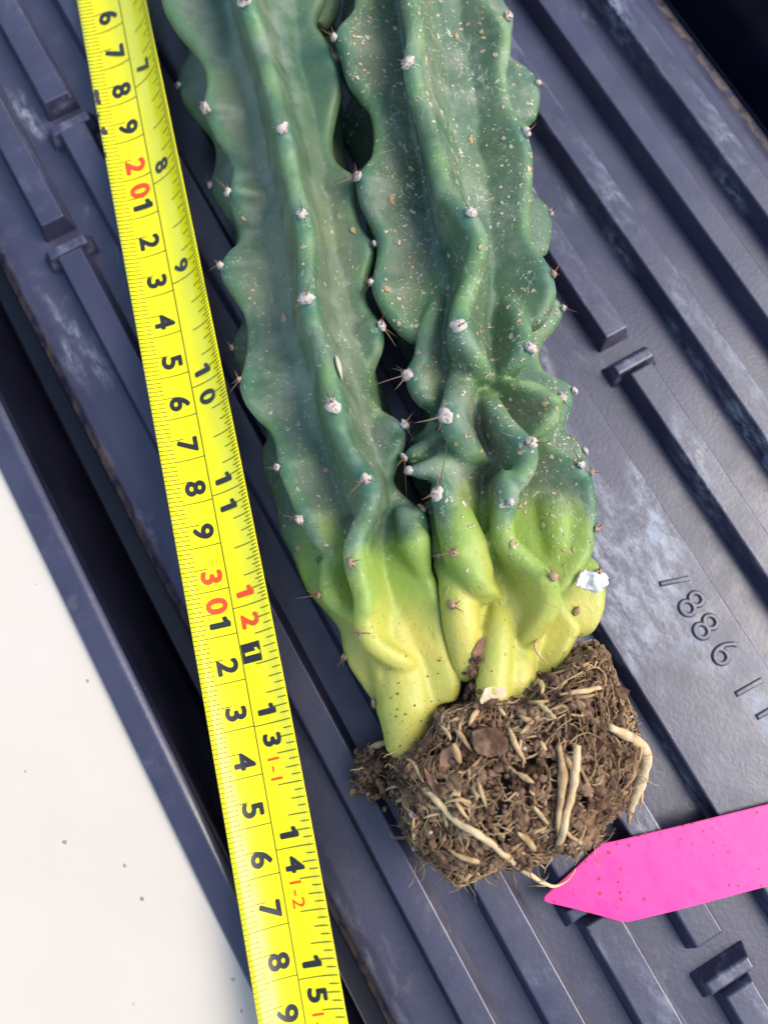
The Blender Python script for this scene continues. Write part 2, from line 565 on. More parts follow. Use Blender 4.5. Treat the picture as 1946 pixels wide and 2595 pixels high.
# black box with the figure 1 left in yellow, just past the twelve inch line
bm = bmesh.new()
for k in range(4):
    quad_strip(bm, 31.28 + 0.05 + k * 0.105, 0.02, 0.47, 0.105, 0.00010)
me = bpy.data.meshes.new('foot_mark'); bm.to_mesh(me); bm.free()
fm = link('foot_mark', me, M_INK, tape)
numeral('1', 31.28 + 0.21, 0.27, 0.36, M_TAPE, 0.02, 0.00016, wide=0.9)
# dark chips on the left edge of the blade
M_CHIP = simple_mat('tape_chip', (0.05, 0.04, 0.045), 0.6)
for s, ln, wd in ((17.62, 0.14, 0.11), (17.80, 0.10, 0.14), (18.62, 0.12, 0.15), (18.2, 0.08, 0.04), (19.25, 0.1, 0.03)):
    vs = []
    for k in range(9):
        a = math.pi * 2 * k / 9
        r = rng.uniform(0.75, 1.15)
        vs.append(tape_pt(s + math.cos(a) * ln * r, -HALF + max(0.0, wd * (0.5 + 0.5 * math.sin(a)) * r), 0.00011) - tape.location)
    link('paint_chip', mesh_of('paint_chip', vs, [tuple(range(9))], False), M_CHIP, tape)

# ------------------------------------------------------------------ pink plant label
M_PINK, nt, b_ = new_mat('pink_plastic')
N = NT(nt); v = N.obj()
pc = N.mix(N.map(N.noise(20, 3, 0.5, v), 0.3, 0.7), (0.90, 0.034, 0.26), (0.93, 0.050, 0.30))
vo = N.voro(420, v, dim='2D')
rr = N.n('ShaderNodeSeparateColor'); N.l(vo.outputs['Color'], rr.inputs[0])
sp = N.math('MULTIPLY', N.math('LESS_THAN', vo.outputs['Distance'], N.map(rr.outputs[0], 0.35, 1.0, 0.05, 0.20, False)),
            N.math('MULTIPLY', N.math('GREATER_THAN', rr.outputs[0], 0.40), N.map(N.noise(75, 2, 0.5, v), 0.46, 0.54)))
pc = N.mix(N.math('MULTIPLY', sp, 0.9), pc, (0.34, 0.012, 0.05))
sm_ = N.map(N.noise(55, 5, 0.7, v), 0.56, 0.75)
pc = N.mix(N.math('MULTIPLY', sm_, 0.22), pc, (0.50, 0.10, 0.14))
N.l(pc, b_.inputs['Base Color'])
N.l(N.map(N.noise(180, 5, 0.7, v), 0.3, 0.7, 0.24, 0.50), b_.inputs['Roughness'])
N.l(N.bump(N.noise(60, 3, 0.6, v), 0.25, 0.0010), b_.inputs['Normal'])
outline = [(1384, 2267), (1378, 2275), (1379, 2283), (1388, 2288), (1460, 2305), (1535, 2325), (1572, 2336), (1590, 2337), (1700, 2311), (1946, 2245), (2300, 2150), (2700, 2043),
           (2650, 1862), (2300, 1948), (1946, 2037), (1700, 2098), (1560, 2131), (1524, 2138), (1500, 2160), (1440, 2217)]
LZ = 0.62
lab_c = un(1900, 2180, LZ)
bm = bmesh.new()
vs = [bm.verts.new(un(x, y, LZ) - lab_c) for x, y in outline]
f = bm.faces.new(vs)
if f.calc_center_median() and f.normal.z < 0: bmesh.ops.reverse_faces(bm, faces=[f])
ex = bmesh.ops.extrude_face_region(bm, geom=[f])
for v_ in [g for g in ex['geom'] if isinstance(g, bmesh.types.BMVert)]:
    v_.co.z += 0.0006
bm.normal_update()
bmesh.ops.recalc_face_normals(bm, faces=bm.faces[:])
ed = [e for e in bm.edges if abs(e.verts[0].co.z - e.verts[1].co.z) < 1e-6]
bmesh.ops.bevel(bm, geom=ed, offset=0.00015, segments=2, affect='EDGES')
me = bpy.data.meshes.new('plant_label'); bm.to_mesh(me); bm.free()
label = link('plant_label', me, M_PINK)
label.location = lab_c
label.rotation_euler = (math.radians(0.6), math.radians(-0.3), 0)
tag(label, 'bright pink pointed plastic plant label lying under the tip of a root', 'plant label')

# ------------------------------------------------------------------ cactus
cactus = empty('cactus', un(1290, 1950, 0.4))
tag(cactus, 'uprooted green cactus with two knobbly stems, yellow base and bare root ball', 'cactus')
CINV = Matrix.Translation(-cactus.location)

A = lambda x, y: (350 + x / 2.552, y / 2.552)
B = lambda x, y: (800 + x / 2.370, y / 2.370)
C = lambda x, y: (500 + x / 2.765, 600 + y / 2.765)
D = lambda x, y: (900 + x / 2.5136, 650 + y / 2.5136)
E = lambda x, y: (650 + x / 2.949, 1200 + y / 2.949)
F = lambda x, y: (1050 + x / 3.0164, 1150 + y / 3.0164)
G = lambda x, y: (880 + x / 2.074, 1650 + y / 2.074)

def path(*items):
    """items: crop function, then (x, y) or (x, y, z) tuples, or a plain number which sets z from there on"""
    z, fn, out = 3.0, None, []
    for it in items:
        if callable(it): fn = it
        elif isinstance(it, (int, float)): z = float(it)
        else:
            x, y = fn(it[0], it[1]) if fn else it[:2]
            if len(it) == 3: z = float(it[2])
            out.append((x, y, z))
    return out

CREST = []          # crest points, for colouring
class Body:
    def __init__(s, core):
        c = catmull(core, 18)           # x, y, z, radius
        s.cp = [un(p[0], p[1], p[2]) for p in c]
        s.cr = [p[3] * CM for p in c]
        s.v, s.f = [], []
        s.kd = KDTree(len(s.cp))
        for i, p in enumerate(s.cp): s.kd.insert(p, i)
        s.kd.balance()
        s.tube_pts(s.cp, s.cr)
    def rings(s, rings):
        base = len(s.v); n = len(rings[0])
        for r in rings: s.v.extend(r)
        for i in range(len(rings) - 1):
            for j in range(n):
                a, b = base + i * n + j, base + i * n + (j + 1) % n
                s.f.append((a, b, b + n, a + n))
        s.f.append(tuple(reversed(range(base, base + n))))
        s.f.append(tuple(range(base + (len(rings) - 1) * n, base + len(rings) * n)))
    def tube_pts(s, P, R, k=18):
        rings = []
        for i in range(len(P)):
            T = (P[min(i + 1, len(P) - 1)] - P[max(i - 1, 0)]).normalized()
            u = T.cross(Vector((0, 0, 1)));
            if u.length < 0.1: u = T.cross(Vector((1, 0, 0)))
            u.normalize(); w = u.cross(T)
            rings.append([P[i] + (u * math.cos(a) + w * math.sin(a)) * R[i] for a in [2 * math.pi * q / k for q in range(k)]])
        # round caps
        def cap(P0, T, ring, sgn):
            out = []
            for t in (0.5, 0.85):
                out.append([P0 + (q - P0) * math.sqrt(1 - t * t) + T * sgn * (ring[0] - P0).length * t for q in ring])
            return out
        T0 = (P[1] - P[0]).normalized(); T1 = (P[-1] - P[-2]).normalized()
        pre = cap(P[0], T0, rings[0], -1); post = cap(P[-1], T1, rings[-1], 1)
        s.rings([pre[1], pre[0]] + rings + post)
    def tube(s, pts, r):
        """pts: path; r: list of (t, radius cm)"""
        c = catmull(pts, 10)
        P = [un(*p) for p in c]
        R = [np.interp(i / (len(P) - 1), [q[0] for q in r], [q[1] for q in r]) * CM for i in range(len(P))]
        s.tube_pts(P, R)
        CREST.extend(P[::2])
    def fin(s, pts, rc=0.33, rr=0.85, root=None, ease=True, waist=0.82):
        c = catmull(pts, 9)
        P = [un(*p) for p in c]
        CREST.extend(P[::2])
        if root is None:
            idx = [s.kd.find(p)[1] for p in P]
            Q = [s.cp[i] for i in idx]
        else:
            rt = catmull(root, 6)
            Q = [un(*rt[int(round(i / (len(P) - 1) * (len(rt) - 1)))]) for i in range(len(P))]
        for _ in range(12):
            Q = [Q[0]] + [(Q[i - 1] + Q[i] * 2 + Q[i + 1]) / 4 for i in range(1, len(Q) - 1)] + [Q[-1]]
        rings = []
        n = len(P)
        for i in range(n):
            T = (P[min(i + 2, n - 1)] - P[max(i - 2, 0)]).normalized()
            u = P[i] - Q[i]; L = u.length; u = u / max(L, 1e-6)
            nn = u.cross((s_dir(Q, i, n) + T).normalized())
            if nn.length < 1e-3: nn = u.cross(Vector((0, 0, 1)))
            nn.normalize()
            r1, r2 = rc * CM, min(rr * CM, 10 * CM)
            tip = P[i] - u * r1
            ring = []
            for a in range(7):                      # crest half circle
                th = -math.pi / 2 + math.pi * a / 6
                ring.append(tip + nn * (math.sin(th) * r1) + u * (math.cos(th) * r1))
            for t in (0.25, 0.5, 0.75):             # side towards +nn down to the root
                r = (r1 + (r2 - r1) * t) * (1 - (1 - waist) * math.sin(math.pi * t))
                ring.append(tip + (Q[i] - tip) * t + nn * r)
            for a in range(7):
                th = math.pi / 2 - math.pi * a / 6
                ring.append(Q[i] + nn * (math.sin(th) * r2) - u * (math.cos(th) * r2 * 0.6))
            for t in (0.75, 0.5, 0.25):
                r = (r1 + (r2 - r1) * t) * (1 - (1 - waist) * math.sin(math.pi * t))
                ring.append(tip + (Q[i] - tip) * t - nn * r)
            rings.append(ring)
        s.rings(rings)
    def build(s, name, mat, voxel=0.00058, it=3):
        me = mesh_of(name + '_raw', s.v, s.f)
        ob = bpy.data.objects.new(name, me); COL.objects.link(ob)
        m = ob.modifiers.new('r', 'REMESH'); m.mode = 'VOXEL'; m.voxel_size = voxel; m.adaptivity = 0
        m2 = ob.modifiers.new('s', 'SMOOTH'); m2.factor = 0.5; m2.iterations = it
        dg = bpy.context.evaluated_depsgraph_get()
        res = bpy.data.meshes.new_from_object(ob.evaluated_get(dg), depsgraph=dg)
        bpy.data.objects.remove(ob)
        res.name = name
        res.shade_smooth()
        res.materials.clear(); res.materials.append(mat)
        return res
def s_dir(Q, i, n):
    d = Q[min(i + 3, n - 1)] - Q[max(i - 3, 0)]
    return d.normalized() if d.length > 1e-7 else Vector((0.2, -1, 0)).normalized()

# ---- left stem
LS = Body([(600, -330, 2.1, 1.0), (655, 0, 2.1, 1.05), (700, 250, 2.1, 1.05), (748, 500, 2.1, 1.05), (800, 780, 2.1, 1.0), (850, 1000, 2.2, 1.0),
           (905, 1200, 2.1, 0.8), (945, 1400, 1.95, 0.62), (975, 1560, 1.95, 0.6), (1000, 1700, 1.95, 0.6), (1020, 1800, 1.95, 0.55)])
# centre rib
LS.fin(path((500, -320, 4.0), (560, -150), A, (690, 10, 4.2), (760, 200, 3.95), (830, 430), (885, 640), (935, 835, 4.25), (965, 1000, 4.0), (1010, 1200), (1060, 1390, 4.25), (1085, 1550, 4.0),
             C, (755, 200), (745, 330), (765, 440, 4.2), (800, 620, 3.95), (860, 800), (910, 980), (950, 1180, 4.2), (985, 1350, 3.95), (1060, 1520), (1130, 1620), (1180, 1690, 4.15), E, (860, 150, 3.9), (845, 260, 3.7)),
       rc=0.22, rr=0.80, waist=0.88)
LS.fin(path(E, (845, 60, 4.0), (860, 150, 3.9), (845, 260), (790, 370, 3.8), (738, 470, 3.75), (706, 560), (705, 660, 3.75), (735, 780, 3.6), (775, 900), (780, 1010), (772, 1100, 3.45), (790, 1190, 3.4), (850, 1280, 3.3), (960, 1350, 3.2), (1080, 1400, 3.05), (1170, 1450, 2.85)),
       rc=0.22, rr=0.36, waist=1.0)
# left front rib with its lobes
LS.fin(path((330, -320, 2.8), (380, -150), A, (150, 0, 2.8), (210, 140), (290, 250), (370, 345, 2.7), (428, 450), (440, 560, 2.8), (415, 690, 3.0), (450, 780, 2.8), (500, 880), (570, 990, 2.75), (610, 1100), (603, 1180, 2.9), (588, 1240, 3.1), (600, 1330, 2.85), (628, 1440, 2.7), (650, 1510, 2.5),
             C, (275, 62, 2.5), (210, 120, 2.6), (160, 200, 2.8), (170, 290, 2.6), (250, 420), (328, 550, 2.5), (350, 700), (330, 880, 2.6), (300, 1000, 2.8), (300, 1080, 2.6), (340, 1180), (430, 1290), (510, 1370, 2.5), (548, 1480, 2.65), (562, 1600, 2.95), (595, 1710, 2.8), (640, 1800),
             E, (290, 270, 2.95), (330, 340, 3.05), (370, 440, 2.9), (450, 540), (520, 620, 2.8), (570, 690, 2.5)),
       rc=0.22, rr=0.73)
# left back rib
LS.fin(path((360, -200, 1.3), (430, 0), A, (330, 340, 1.3), (275, 480), (265, 570), (300, 690), (385, 800), (475, 900), (512, 1000), (500, 1130), (475, 1200), (490, 1290), (560, 1400), (640, 1510), (640, 1650),
             C, (300, 400, 1.2), (330, 600), (262, 740, 1.3), (248, 790), (272, 880), (320, 970), (420, 1200), (500, 1400, 1.3), (465, 1510), (467, 1640), (515, 1760), (552, 1890),
             E, (110, 100, 1.4), (150, 250), (180, 440, 1.5), (260, 600), (330, 780, 1.6), (385, 890), (480, 1000, 1.7), (560, 1090), (620, 1180), (642, 1300, 1.8), (662, 1370), (700, 1460), (780, 1580, 1.9), (850, 1680), (893, 1730, 2.0), (930, 1850), (970, 1950, 2.1), (1030, 2040), (1090, 2100)),
       rc=0.22, rr=0.77)
# fold of the second left rib over the base
LS.fin(path(E, (600, 560, 2.4), (530, 600, 2.55), (484, 640, 2.6), (474, 760, 2.65), (470, 890, 2.75), (520, 970, 2.8), (610, 1040, 2.8), (700, 1090), (775, 1140, 2.75)), rc=0.23, rr=0.38)
# right rib
LS.fin(path((700, -320, 2.6), (770, -140), (830, -40), A, (1150, 130, 2.7), (1200, 230), (1265, 350, 2.9), (1310, 480, 2.8), (1312, 600), (1275, 760, 2.7), (1252, 900), (1275, 1030), (1340, 1095), (1405, 1145, 3.0), (1415, 1230, 2.8), (1410, 1330), (1450, 1470), (1520, 1560, 2.9),
             C, (1245, 60, 2.9), (1235, 160, 2.8), (1200, 290, 2.7), (1182, 400), (1205, 490), (1265, 570), (1292, 640, 3.0), (1308, 710, 2.8), (1290, 800), (1250, 900, 2.7), (1222, 1000), (1235, 1110), (1285, 1210), (1380, 1262), (1440, 1320, 3.0), (1458, 1400, 2.8), (1430, 1520), (1385, 1620, 2.7), (1365, 1720), (1430, 1810), (1530, 1880),
             E, (1230, 272, 2.95), (1268, 340, 2.9), (1283, 480), (1290, 620), (1300, 740, 2.8), (1350, 830, 2.75), (1395, 1000, 2.7), (1420, 1200), (1470, 1400, 2.6), (1525, 1560), (1500, 1700, 2.5)),
       rc=0.22, rr=0.73)
# lobe of the right rib higher up, behind
LS.fin(path((800, -300, 1.7), (845, -120), A, (1310, -60, 1.8), (1315, 40), (1285, 120), (1215, 195, 1.9)), rc=0.30, rr=0.77)
# back right rib in the shade between the stems
LS.fin(path((760, -200, 1.0), (850, 100), (870, 400), (900, 640), (930, 900), (990, 1080), (1020, 1240), (1030, 1400)), rc=0.3, rr=0.77)
# belly of the base
LS.tube(path(E, (760, 640, 2.0), (900, 900, 2.1), (1000, 1150, 2.15), (1080, 1400, 2.15), (1120, 1650, 2.2), (1120, 1850, 2.2), (1110, 1990, 2.15)), [(0, 0.4), (0.3, 0.52), (0.6, 0.62), (0.85, 0.65), (1, 0.45)])
LS.tube(path(E, (1000, 330, 2.5), (1080, 500, 2.45), (1190, 720, 2.4), (1280, 1000, 2.35), (1340, 1300, 2.3), (1380, 1500, 2.2)), [(0, 0.3), (0.4, 0.36), (0.7, 0.42), (1, 0.45)])
LS.tube(path(E, (1085, 300, 2.9), (1150, 450, 2.95), (1200, 600, 2.9), (1240, 740, 2.75)), [(0, 0.2), (0.5, 0.38), (1, 0.2)])

# ---- right stem
RS = Body([(1030, -330, 2.0, 1.1), (1075, 0, 2.0, 1.15), (1110, 250, 2.0, 1.15), (1140, 450, 2.0, 1.1), (1165, 700, 2.0, 1.1), (1190, 900, 2.0, 0.95), (1205, 1050, 1.95, 0.85),
           (1225, 1250, 1.85, 0.65), (1255, 1450, 1.85, 0.58), (1285, 1600, 1.85, 0.6), (1315, 1720, 1.85, 0.6)])
# left edge rib, upper lobes
RS.fin(path((870, -300, 3.1), (900, -120), B, (238, 0, 3.1), (205, 85), (140, 155, 3.2), (117, 225, 3.35), (150, 340, 3.2), (192, 480), (270, 585, 3.1), (330, 660), (354, 800), (338, 930), (285, 1000, 3.2), (247, 1065, 3.35), (257, 1180, 3.2), (310, 1300), (365, 1420), (372, 1510, 3.1),
             D, (132, 40, 3.1), (112, 130), (108, 185, 3.2), (145, 285, 3.15), (220, 400), (305, 485, 3.1), (385, 535, 3.0), (440, 520, 2.8)),
       rc=0.22, rr=0.77)
# left edge rib, lower lobe
RS.fin(path(D, (535, 120, 2.5), (500, 220, 2.95), (465, 325, 3.25), (425, 440, 3.35), (405, 545, 3.3), (385, 635), (345, 700), (336, 770, 3.4), (360, 850, 3.3), (415, 920), (470, 975, 3.1), (500, 1020, 2.8)),
       rc=0.23, rr=0.42)
# centre rib
RS.fin(path((985, -300, 4.2), (1010, -130), B, (555, 0, 4.2), (585, 150), (570, 300, 4.3), (565, 400, 4.45), (590, 520, 4.3), (645, 660), (690, 800, 4.2), (718, 950), (755, 1100), (820, 1190, 4.3), (910, 1275, 4.5), (975, 1380, 4.4), (985, 1480), (945, 1610, 4.2),
             D, (745, 130, 4.1), (690, 250), (660, 360, 4.2), (655, 440, 4.35), (700, 540, 4.15), (765, 620, 4.0), (800, 700, 3.8), (815, 790, 3.4)),
       rc=0.22, rr=0.76, waist=0.88)
# tongue under the centre rib
RS.fin(path(D, (690, 600, 2.9), (650, 740, 3.45), (622, 870, 3.8), (585, 990, 4.0), (610, 1090, 3.95), (680, 1190, 3.8), (740, 1270, 3.6), (770, 1310, 3.3)), rc=0.29, rr=0.42)
# right edge rib, upper
RS.fin(path((1190, -300, 3.0), (1225, -120), B, (1040, 10, 3.0), (1120, 90, 3.3), (1165, 160, 3.1), (1160, 300), (1142, 450, 3.0), (1168, 600), (1205, 690), (1260, 790, 3.3), (1298, 900, 3.1), (1300, 1100, 3.0), (1283, 1250), (1292, 1400), (1340, 1500), (1400, 1590, 3.15),
             D, (1240, 60, 3.2), (1262, 130, 3.25), (1280, 215, 3.1), (1258, 310), (1200, 405), (1130, 455, 3.0)),
       rc=0.25, rr=0.73)
RS.fin(path(D, (1010, 180, 2.5), (1055, 290, 3.0), (1095, 400, 3.35), (1130, 510, 3.45), (1110, 590, 3.65), (1050, 690, 3.5), (1000, 760, 3.2)), rc=0.25, rr=0.40)
# right lobe below it
RS.fin(path(D, (940, 830, 2.7), (1000, 790, 3.2), (1060, 785, 3.4), (1130, 803, 3.4), (1220, 840), (1305, 900, 3.5), (1318, 970, 3.3), (1280, 1060), (1190, 1145, 3.1), (1120, 1180, 2.8)), rc=0.23, rr=0.38)
# rib that runs from the centre down to the right
RS.fin(path(D, (790, 800, 2.6), (840, 860, 3.1), (900, 940, 3.6), (965, 1045, 3.85), (1060, 1130, 3.9), (1120, 1195, 4.0), (1138, 1280, 3.8), (1100, 1370, 3.7), (1035, 1430, 3.65),
             F, (745, 140, 3.6), (745, 250), (730, 370, 3.7), (700, 480, 3.55), (695, 600), (740, 690, 3.6), (850, 780, 3.6), (960, 865), (1050, 950, 3.7), (1090, 1050, 3.55), (1085, 1160, 3.4), (1040, 1265, 3.3), (960, 1360, 3.1), (885, 1450, 2.9), (800, 1520, 2.7)),
       rc=0.24, rr=0.36)
# big round paddle at the right
RS.fin(path(D, (1120, 1190, 2.2), (1200, 1180, 2.4), (1290, 1225, 2.6), (1430, 1325, 2.9), (1500, 1385, 2.9), F, (1370, 220, 2.7), (1400, 400, 2.6), (1388, 570, 2.7), (1378, 700, 2.6), (1335, 810), (1265, 925, 2.6), (1200, 1015), (1135, 1062, 2.5), (1060, 1090, 2.2)),
       rc=0.21, rr=0.42, waist=0.9)
RS.tube(path(F, (900, 180, 2.1), (1050, 420, 2.3), (1090, 650, 2.35), (1060, 850, 2.2)), [(0, 0.3), (0.4, 0.42), (0.7, 0.42), (1, 0.3)])
# back right rib with its lobes
RS.fin(path((1290, -300, 1.3), (1270, -100), B, (1120, 10, 1.5), (1180, 120, 1.4), (1165, 300, 1.3), (1180, 385, 1.5), (1260, 430), (1330, 505), (1345, 600), (1320, 720), (1265, 790, 1.4), (1270, 1000, 1.3), (1300, 1190, 1.5), (1390, 1255), (1412, 1310), (1412, 1410), (1385, 1530), (1340, 1560, 1.4),
             D, (1180, 150, 1.3), (1250, 280, 1.6), (1305, 310, 1.8), (1320, 380), (1265, 475), (1185, 570), (1168, 650), (1205, 745), (1290, 790, 1.8), (1365, 825), (1390, 885), (1372, 980), (1335, 1080), (1322, 1115), (1400, 1165, 1.8), (1448, 1220), (1465, 1290), (1420, 1370, 1.6)),
       rc=0.25, rr=0.73)
# back left rib in the gap
RS.fin(path((900, -250, 0.6), (890, -60), B, (170, 100, 0.6), (170, 420), (240, 575, 0.6), (178, 720, 0.6), (172, 850), (250, 1000), (310, 1200, 0.6), (330, 1500),
             D, (250, 300, 0.6), (275, 500), (300, 600), (380, 720), (470, 880), (440, 1060, 0.6), (345, 1180), (330, 1300, 0.6), (380, 1430), (440, 1560), F, (150, 620, 0.6), (220, 900)),
       rc=0.3, rr=0.69)
# left lobes low down
RS.fin(path(D, (480, 1040, 2.9), (440, 1110, 2.7), (370, 1165, 2.5), (335, 1185, 2.3)), rc=0.21, rr=0.34)
RS.fin(path(D, (520, 1110, 3.0), (440, 1170, 3.0), (360, 1215, 3.0), (322, 1262, 3.0), (350, 1310, 2.9), (450, 1325, 2.8), (560, 1320, 2.6)), rc=0.23, rr=0.36,)
RS.tube(path(D, (640, 1310, 2.9), (540, 1345, 3.15), (440, 1362, 3.2), (365, 1366, 3.2)), [(0, 0.45), (0.5, 0.27), (0.85, 0.2), (1, 0.12)])
RS.fin(path(D, (560, 1330, 3.3), (530, 1430, 3.4), (520, 1520, 3.5), (540, 1600, 3.4), F, (235, 540, 3.4), (265, 680, 3.5), (300, 760, 3.6), (370, 880, 3.5), (450, 1000, 3.4), (520, 1090, 3.2), (555, 1130, 2.9)), rc=0.30, rr=0.38)
RS.tube(path(F, (280, 420, 3.0), (340, 600, 3.1), (410, 800, 3.05), (480, 960, 2.95), (525, 1070, 2.85)), [(0, 0.4), (0.5, 0.5), (0.8, 0.42), (1, 0.25)])
# thin yellow ribs at the left
RS.fin(path(F, (80, 360, 2.6), (120, 480, 2.7), (135, 600), (130, 720, 2.7), (165, 820, 2.7), (230, 900, 2.8), (262, 1000, 3.0), (275, 1160, 3.1), (300, 1330, 3.0), (345, 1520, 2.9), (385, 1680, 2.7)), rc=0.24, rr=0.30)
RS.tube(path(F, (210, 850, 2.6), (300, 980, 2.75), (340, 1200, 2.8), (370, 1420, 2.7), (390, 1640, 2.5)), [(0, 0.2), (0.2, 0.36), (0.6, 0.4), (1, 0.3)])
# middle face and the sawn-off front rib
RS.tube(path(F, (560, 500, 2.3), (640, 800, 2.3), (760, 1050, 2.35), (800, 1300, 2.3), (760, 1550, 2.2)), [(0, 0.32), (0.4, 0.45), (0.7, 0.5), (1, 0.45)])
RS.tube(path(F, (640, 1180, 2.55), (640, 1350, 2.75), (625, 1550, 2.85), (605, 1740, 2.9), (600, 1830, 2.9)), [(0, 0.22), (0.3, 0.30), (0.7, 0.35), (1, 0.36)])
RS.tube(path(F, (720, 1400, 2.3), (740, 1600, 2.45), (760, 1750, 2.5)), [(0, 0.4), (1, 0.5)])
# lower right wedge with a dry edge
RS.fin(path(F, (1090, 1060, 2.3), (1140, 1110, 2.5), (1190, 1210, 2.5), (1275, 1330, 2.4), (1235, 1420, 2.4), (1180, 1530, 2.4), (1110, 1620, 2.4), (1080, 1700, 2.3)), rc=0.19, rr=0.38, waist=0.9)
# curled yellow lobe behind it
RS.fin(path(F, (1250, 860, 1.2), (1330, 810, 1.5), (1400, 850, 1.7), (1438, 940, 1.8), (1460, 1050), (1450, 1180), (1405, 1285, 1.7), (1350, 1340, 1.5), (1250, 1330, 1.3)), rc=0.23, rr=0.36)

# ------------------------------------------------------------------ cactus skin
def cactus_mat(name, spots):
    m, nt, b = new_mat(name)
    N = NT(nt); v = N.obj()
    n1 = N.noise(45, 4, 0.55, v); n2 = N.noise(140, 5, 0.6, v); n3 = N.noise(520, 6, 0.7, v)
    green = N.mix(N.map(n1, 0.35, 0.65), (0.046, 0.104, 0.052), (0.085, 0.146, 0.068))
    crest = N.attr('crest'); blue = N.attr('blue'); yel = N.attr('yel')
    valley = N.math('MULTIPLY', N.map(crest, 0.0, 0.35, 1.0, 0.0), N.map(N.noise(24, 4, 0.6, v), 0.40, 0.60))
    green = N.mix(N.math('MULTIPLY', valley, 0.40), green, (0.165, 0.170, 0.105))
    green = N.mix(N.math('MULTIPLY', N.math('MULTIPLY', crest, N.map(N.noise(55, 3, 0.5, v), 0.35, 0.62)), 0.85), green, (0.150, 0.270, 0.085))
    green = N.mix(N.math('MULTIPLY', blue, 0.80), green, (0.026, 0.125, 0.090))
    # pale bloom and dry dust on the old skin
    dust = N.math('MULTIPLY', N.map(n2, 0.40, 0.70), N.map(N.noise(30, 3, 0.5, v), 0.35, 0.65))
    green = N.mix(N.math('MULTIPLY', dust, 0.52 if spots else 0.44), green, (0.30, 0.32, 0.25))
    yc = N.mix(N.map(N.noise(60, 3, 0.5, v), 0.35, 0.65), (0.52, 0.45, 0.090), (0.42, 0.42, 0.075))
    yg = (0.230, 0.330, 0.055)
    yfac = N.math('ADD', yel, N.math('ADD', N.math('MULTIPLY', N.math('SUBTRACT', n1, 0.5), 0.42), N.math('MULTIPLY', N.math('SUBTRACT', n2, 0.5), 0.30)))
    col = N.mix(N.map(yfac, 0.04, 0.30), green, yg)
    col = N.mix(N.map(yfac, 0.34, 0.78), col, yc)
    notyel = N.map(yfac, 0.25, 0.6, 1.0, 0.12)
    if not spots:                              # the upper part of the smoother stem is clean
        sy = N.n('ShaderNodeSeparateXYZ'); N.l(v, sy.inputs[0])
        notyel = N.math('MULTIPLY', notyel, N.map(sy.outputs[1], 0.095, 0.14, 1.0, 0.12))
    # tiny pale flecks
    vs = N.obj((1, 1, 1))
    fl = N.math('MULTIPLY', N.map(N.noise(900, 3, 0.6, vs, 1.2), 0.63, 0.67), N.map(N.noise(90, 3, 0.6, v), 0.38, 0.55))
    col = N.mix(N.math('MULTIPLY', N.math('MULTIPLY', fl, (0.95 if spots else 0.55)), notyel), col, (0.60, 0.57, 0.42))
    ve = N.voro(420, N.obj((1, 0.55, 1)), 'DISTANCE_TO_EDGE')
    crk = N.math('MULTIPLY', N.map(ve.outputs['Distance'], 0.01, 0.045, 1.0, 0.0), N.map(N.noise(210, 4, 0.7, v), 0.54, 0.62))
    col = N.mix(N.math('MULTIPLY', N.math('MULTIPLY', crk, 0.45 if spots else 0.25), notyel), col, (0.52, 0.50, 0.36))
    # corky scars
    h = None
    for sc, thr, dens, amt in ((300, 0.24, 0.50 if spots else 0.84, 1.0), (560, 0.30, 0.45 if spots else 0.78, 0.95)):
        warp = N.n('ShaderNodeMix', data_type='VECTOR')
        nz = N.n('ShaderNodeTexNoise'); nz.inputs['Scale'].default_value = 500; N.l(v, nz.inputs['Vector'])
        warp.inputs[0].default_value = 0.0016
        N.l(v, warp.inputs[4]); N.l(nz.outputs['Color'], warp.inputs[5])
        vo = N.voro(sc, warp.outputs[1])
        sp_ = N.n('ShaderNodeSeparateColor'); N.l(vo.outputs['Color'], sp_.inputs[0])
        rad = N.map(sp_.outputs[1], 0.0, 1.0, thr * 0.45, thr, False)
        k = N.map(N.math('SUBTRACT', vo.outputs['Distance'], rad), -0.05, 0.03, 1.0, 0.0)
        k = N.math('MULTIPLY', k, N.math('GREATER_THAN', sp_.outputs[0], dens))
        k = N.math('MULTIPLY', k, N.map(N.noise(48, 2, 0.5, v), 0.36 if spots else 0.42, 0.48 if spots else 0.54))
        k = N.math('MULTIPLY', N.math('MULTIPLY', k, amt), notyel)
        tan = N.mix(sp_.outputs[2], (0.45, 0.27, 0.13), (0.62, 0.52, 0.36))
        col = N.mix(N.math('MULTIPLY', k, 0.9), col, tan)
        h = k if h is None else N.math('ADD', h, k)
    # black specks of soil on the yellow base
    ds = N.math('MULTIPLY', N.map(N.noise(1000, 3, 0.6, v), 0.64, 0.67), N.map(N.noise(110, 4, 0.6, v), 0.50, 0.62))
    col = N.mix(N.math('MULTIPLY', N.math('MULTIPLY', ds, 0.85), N.map(yfac, 0.3, 0.6)), col, (0.07, 0.05, 0.03))
    ck = N.math('MULTIPLY', N.map(N.noise(75, 6, 0.72, v, 0.8), 0.60, 0.70), N.map(yfac, 0.35, 0.7))
    col = N.mix(N.math('MULTIPLY', ck, 0.55), col, (0.44, 0.30, 0.10))
    N.l(col, b.inputs['Base Color'])
    N.l(N.math('ADD', N.map(n2, 0.3, 0.7, 0.42, 0.58), N.math('MULTIPLY', N.math('SUBTRACT', 1.0, notyel), -0.08)), b.inputs['Roughness'])
    b.inputs['Specular IOR Level'].default_value = 0.42
    b.inputs['Subsurface Weight'].default_value = 0.0
    b.inputs['Subsurface Radius'].default_value = (0.5, 1.0, 0.25)
    b.inputs['Subsurface Scale'].default_value = 0.0012
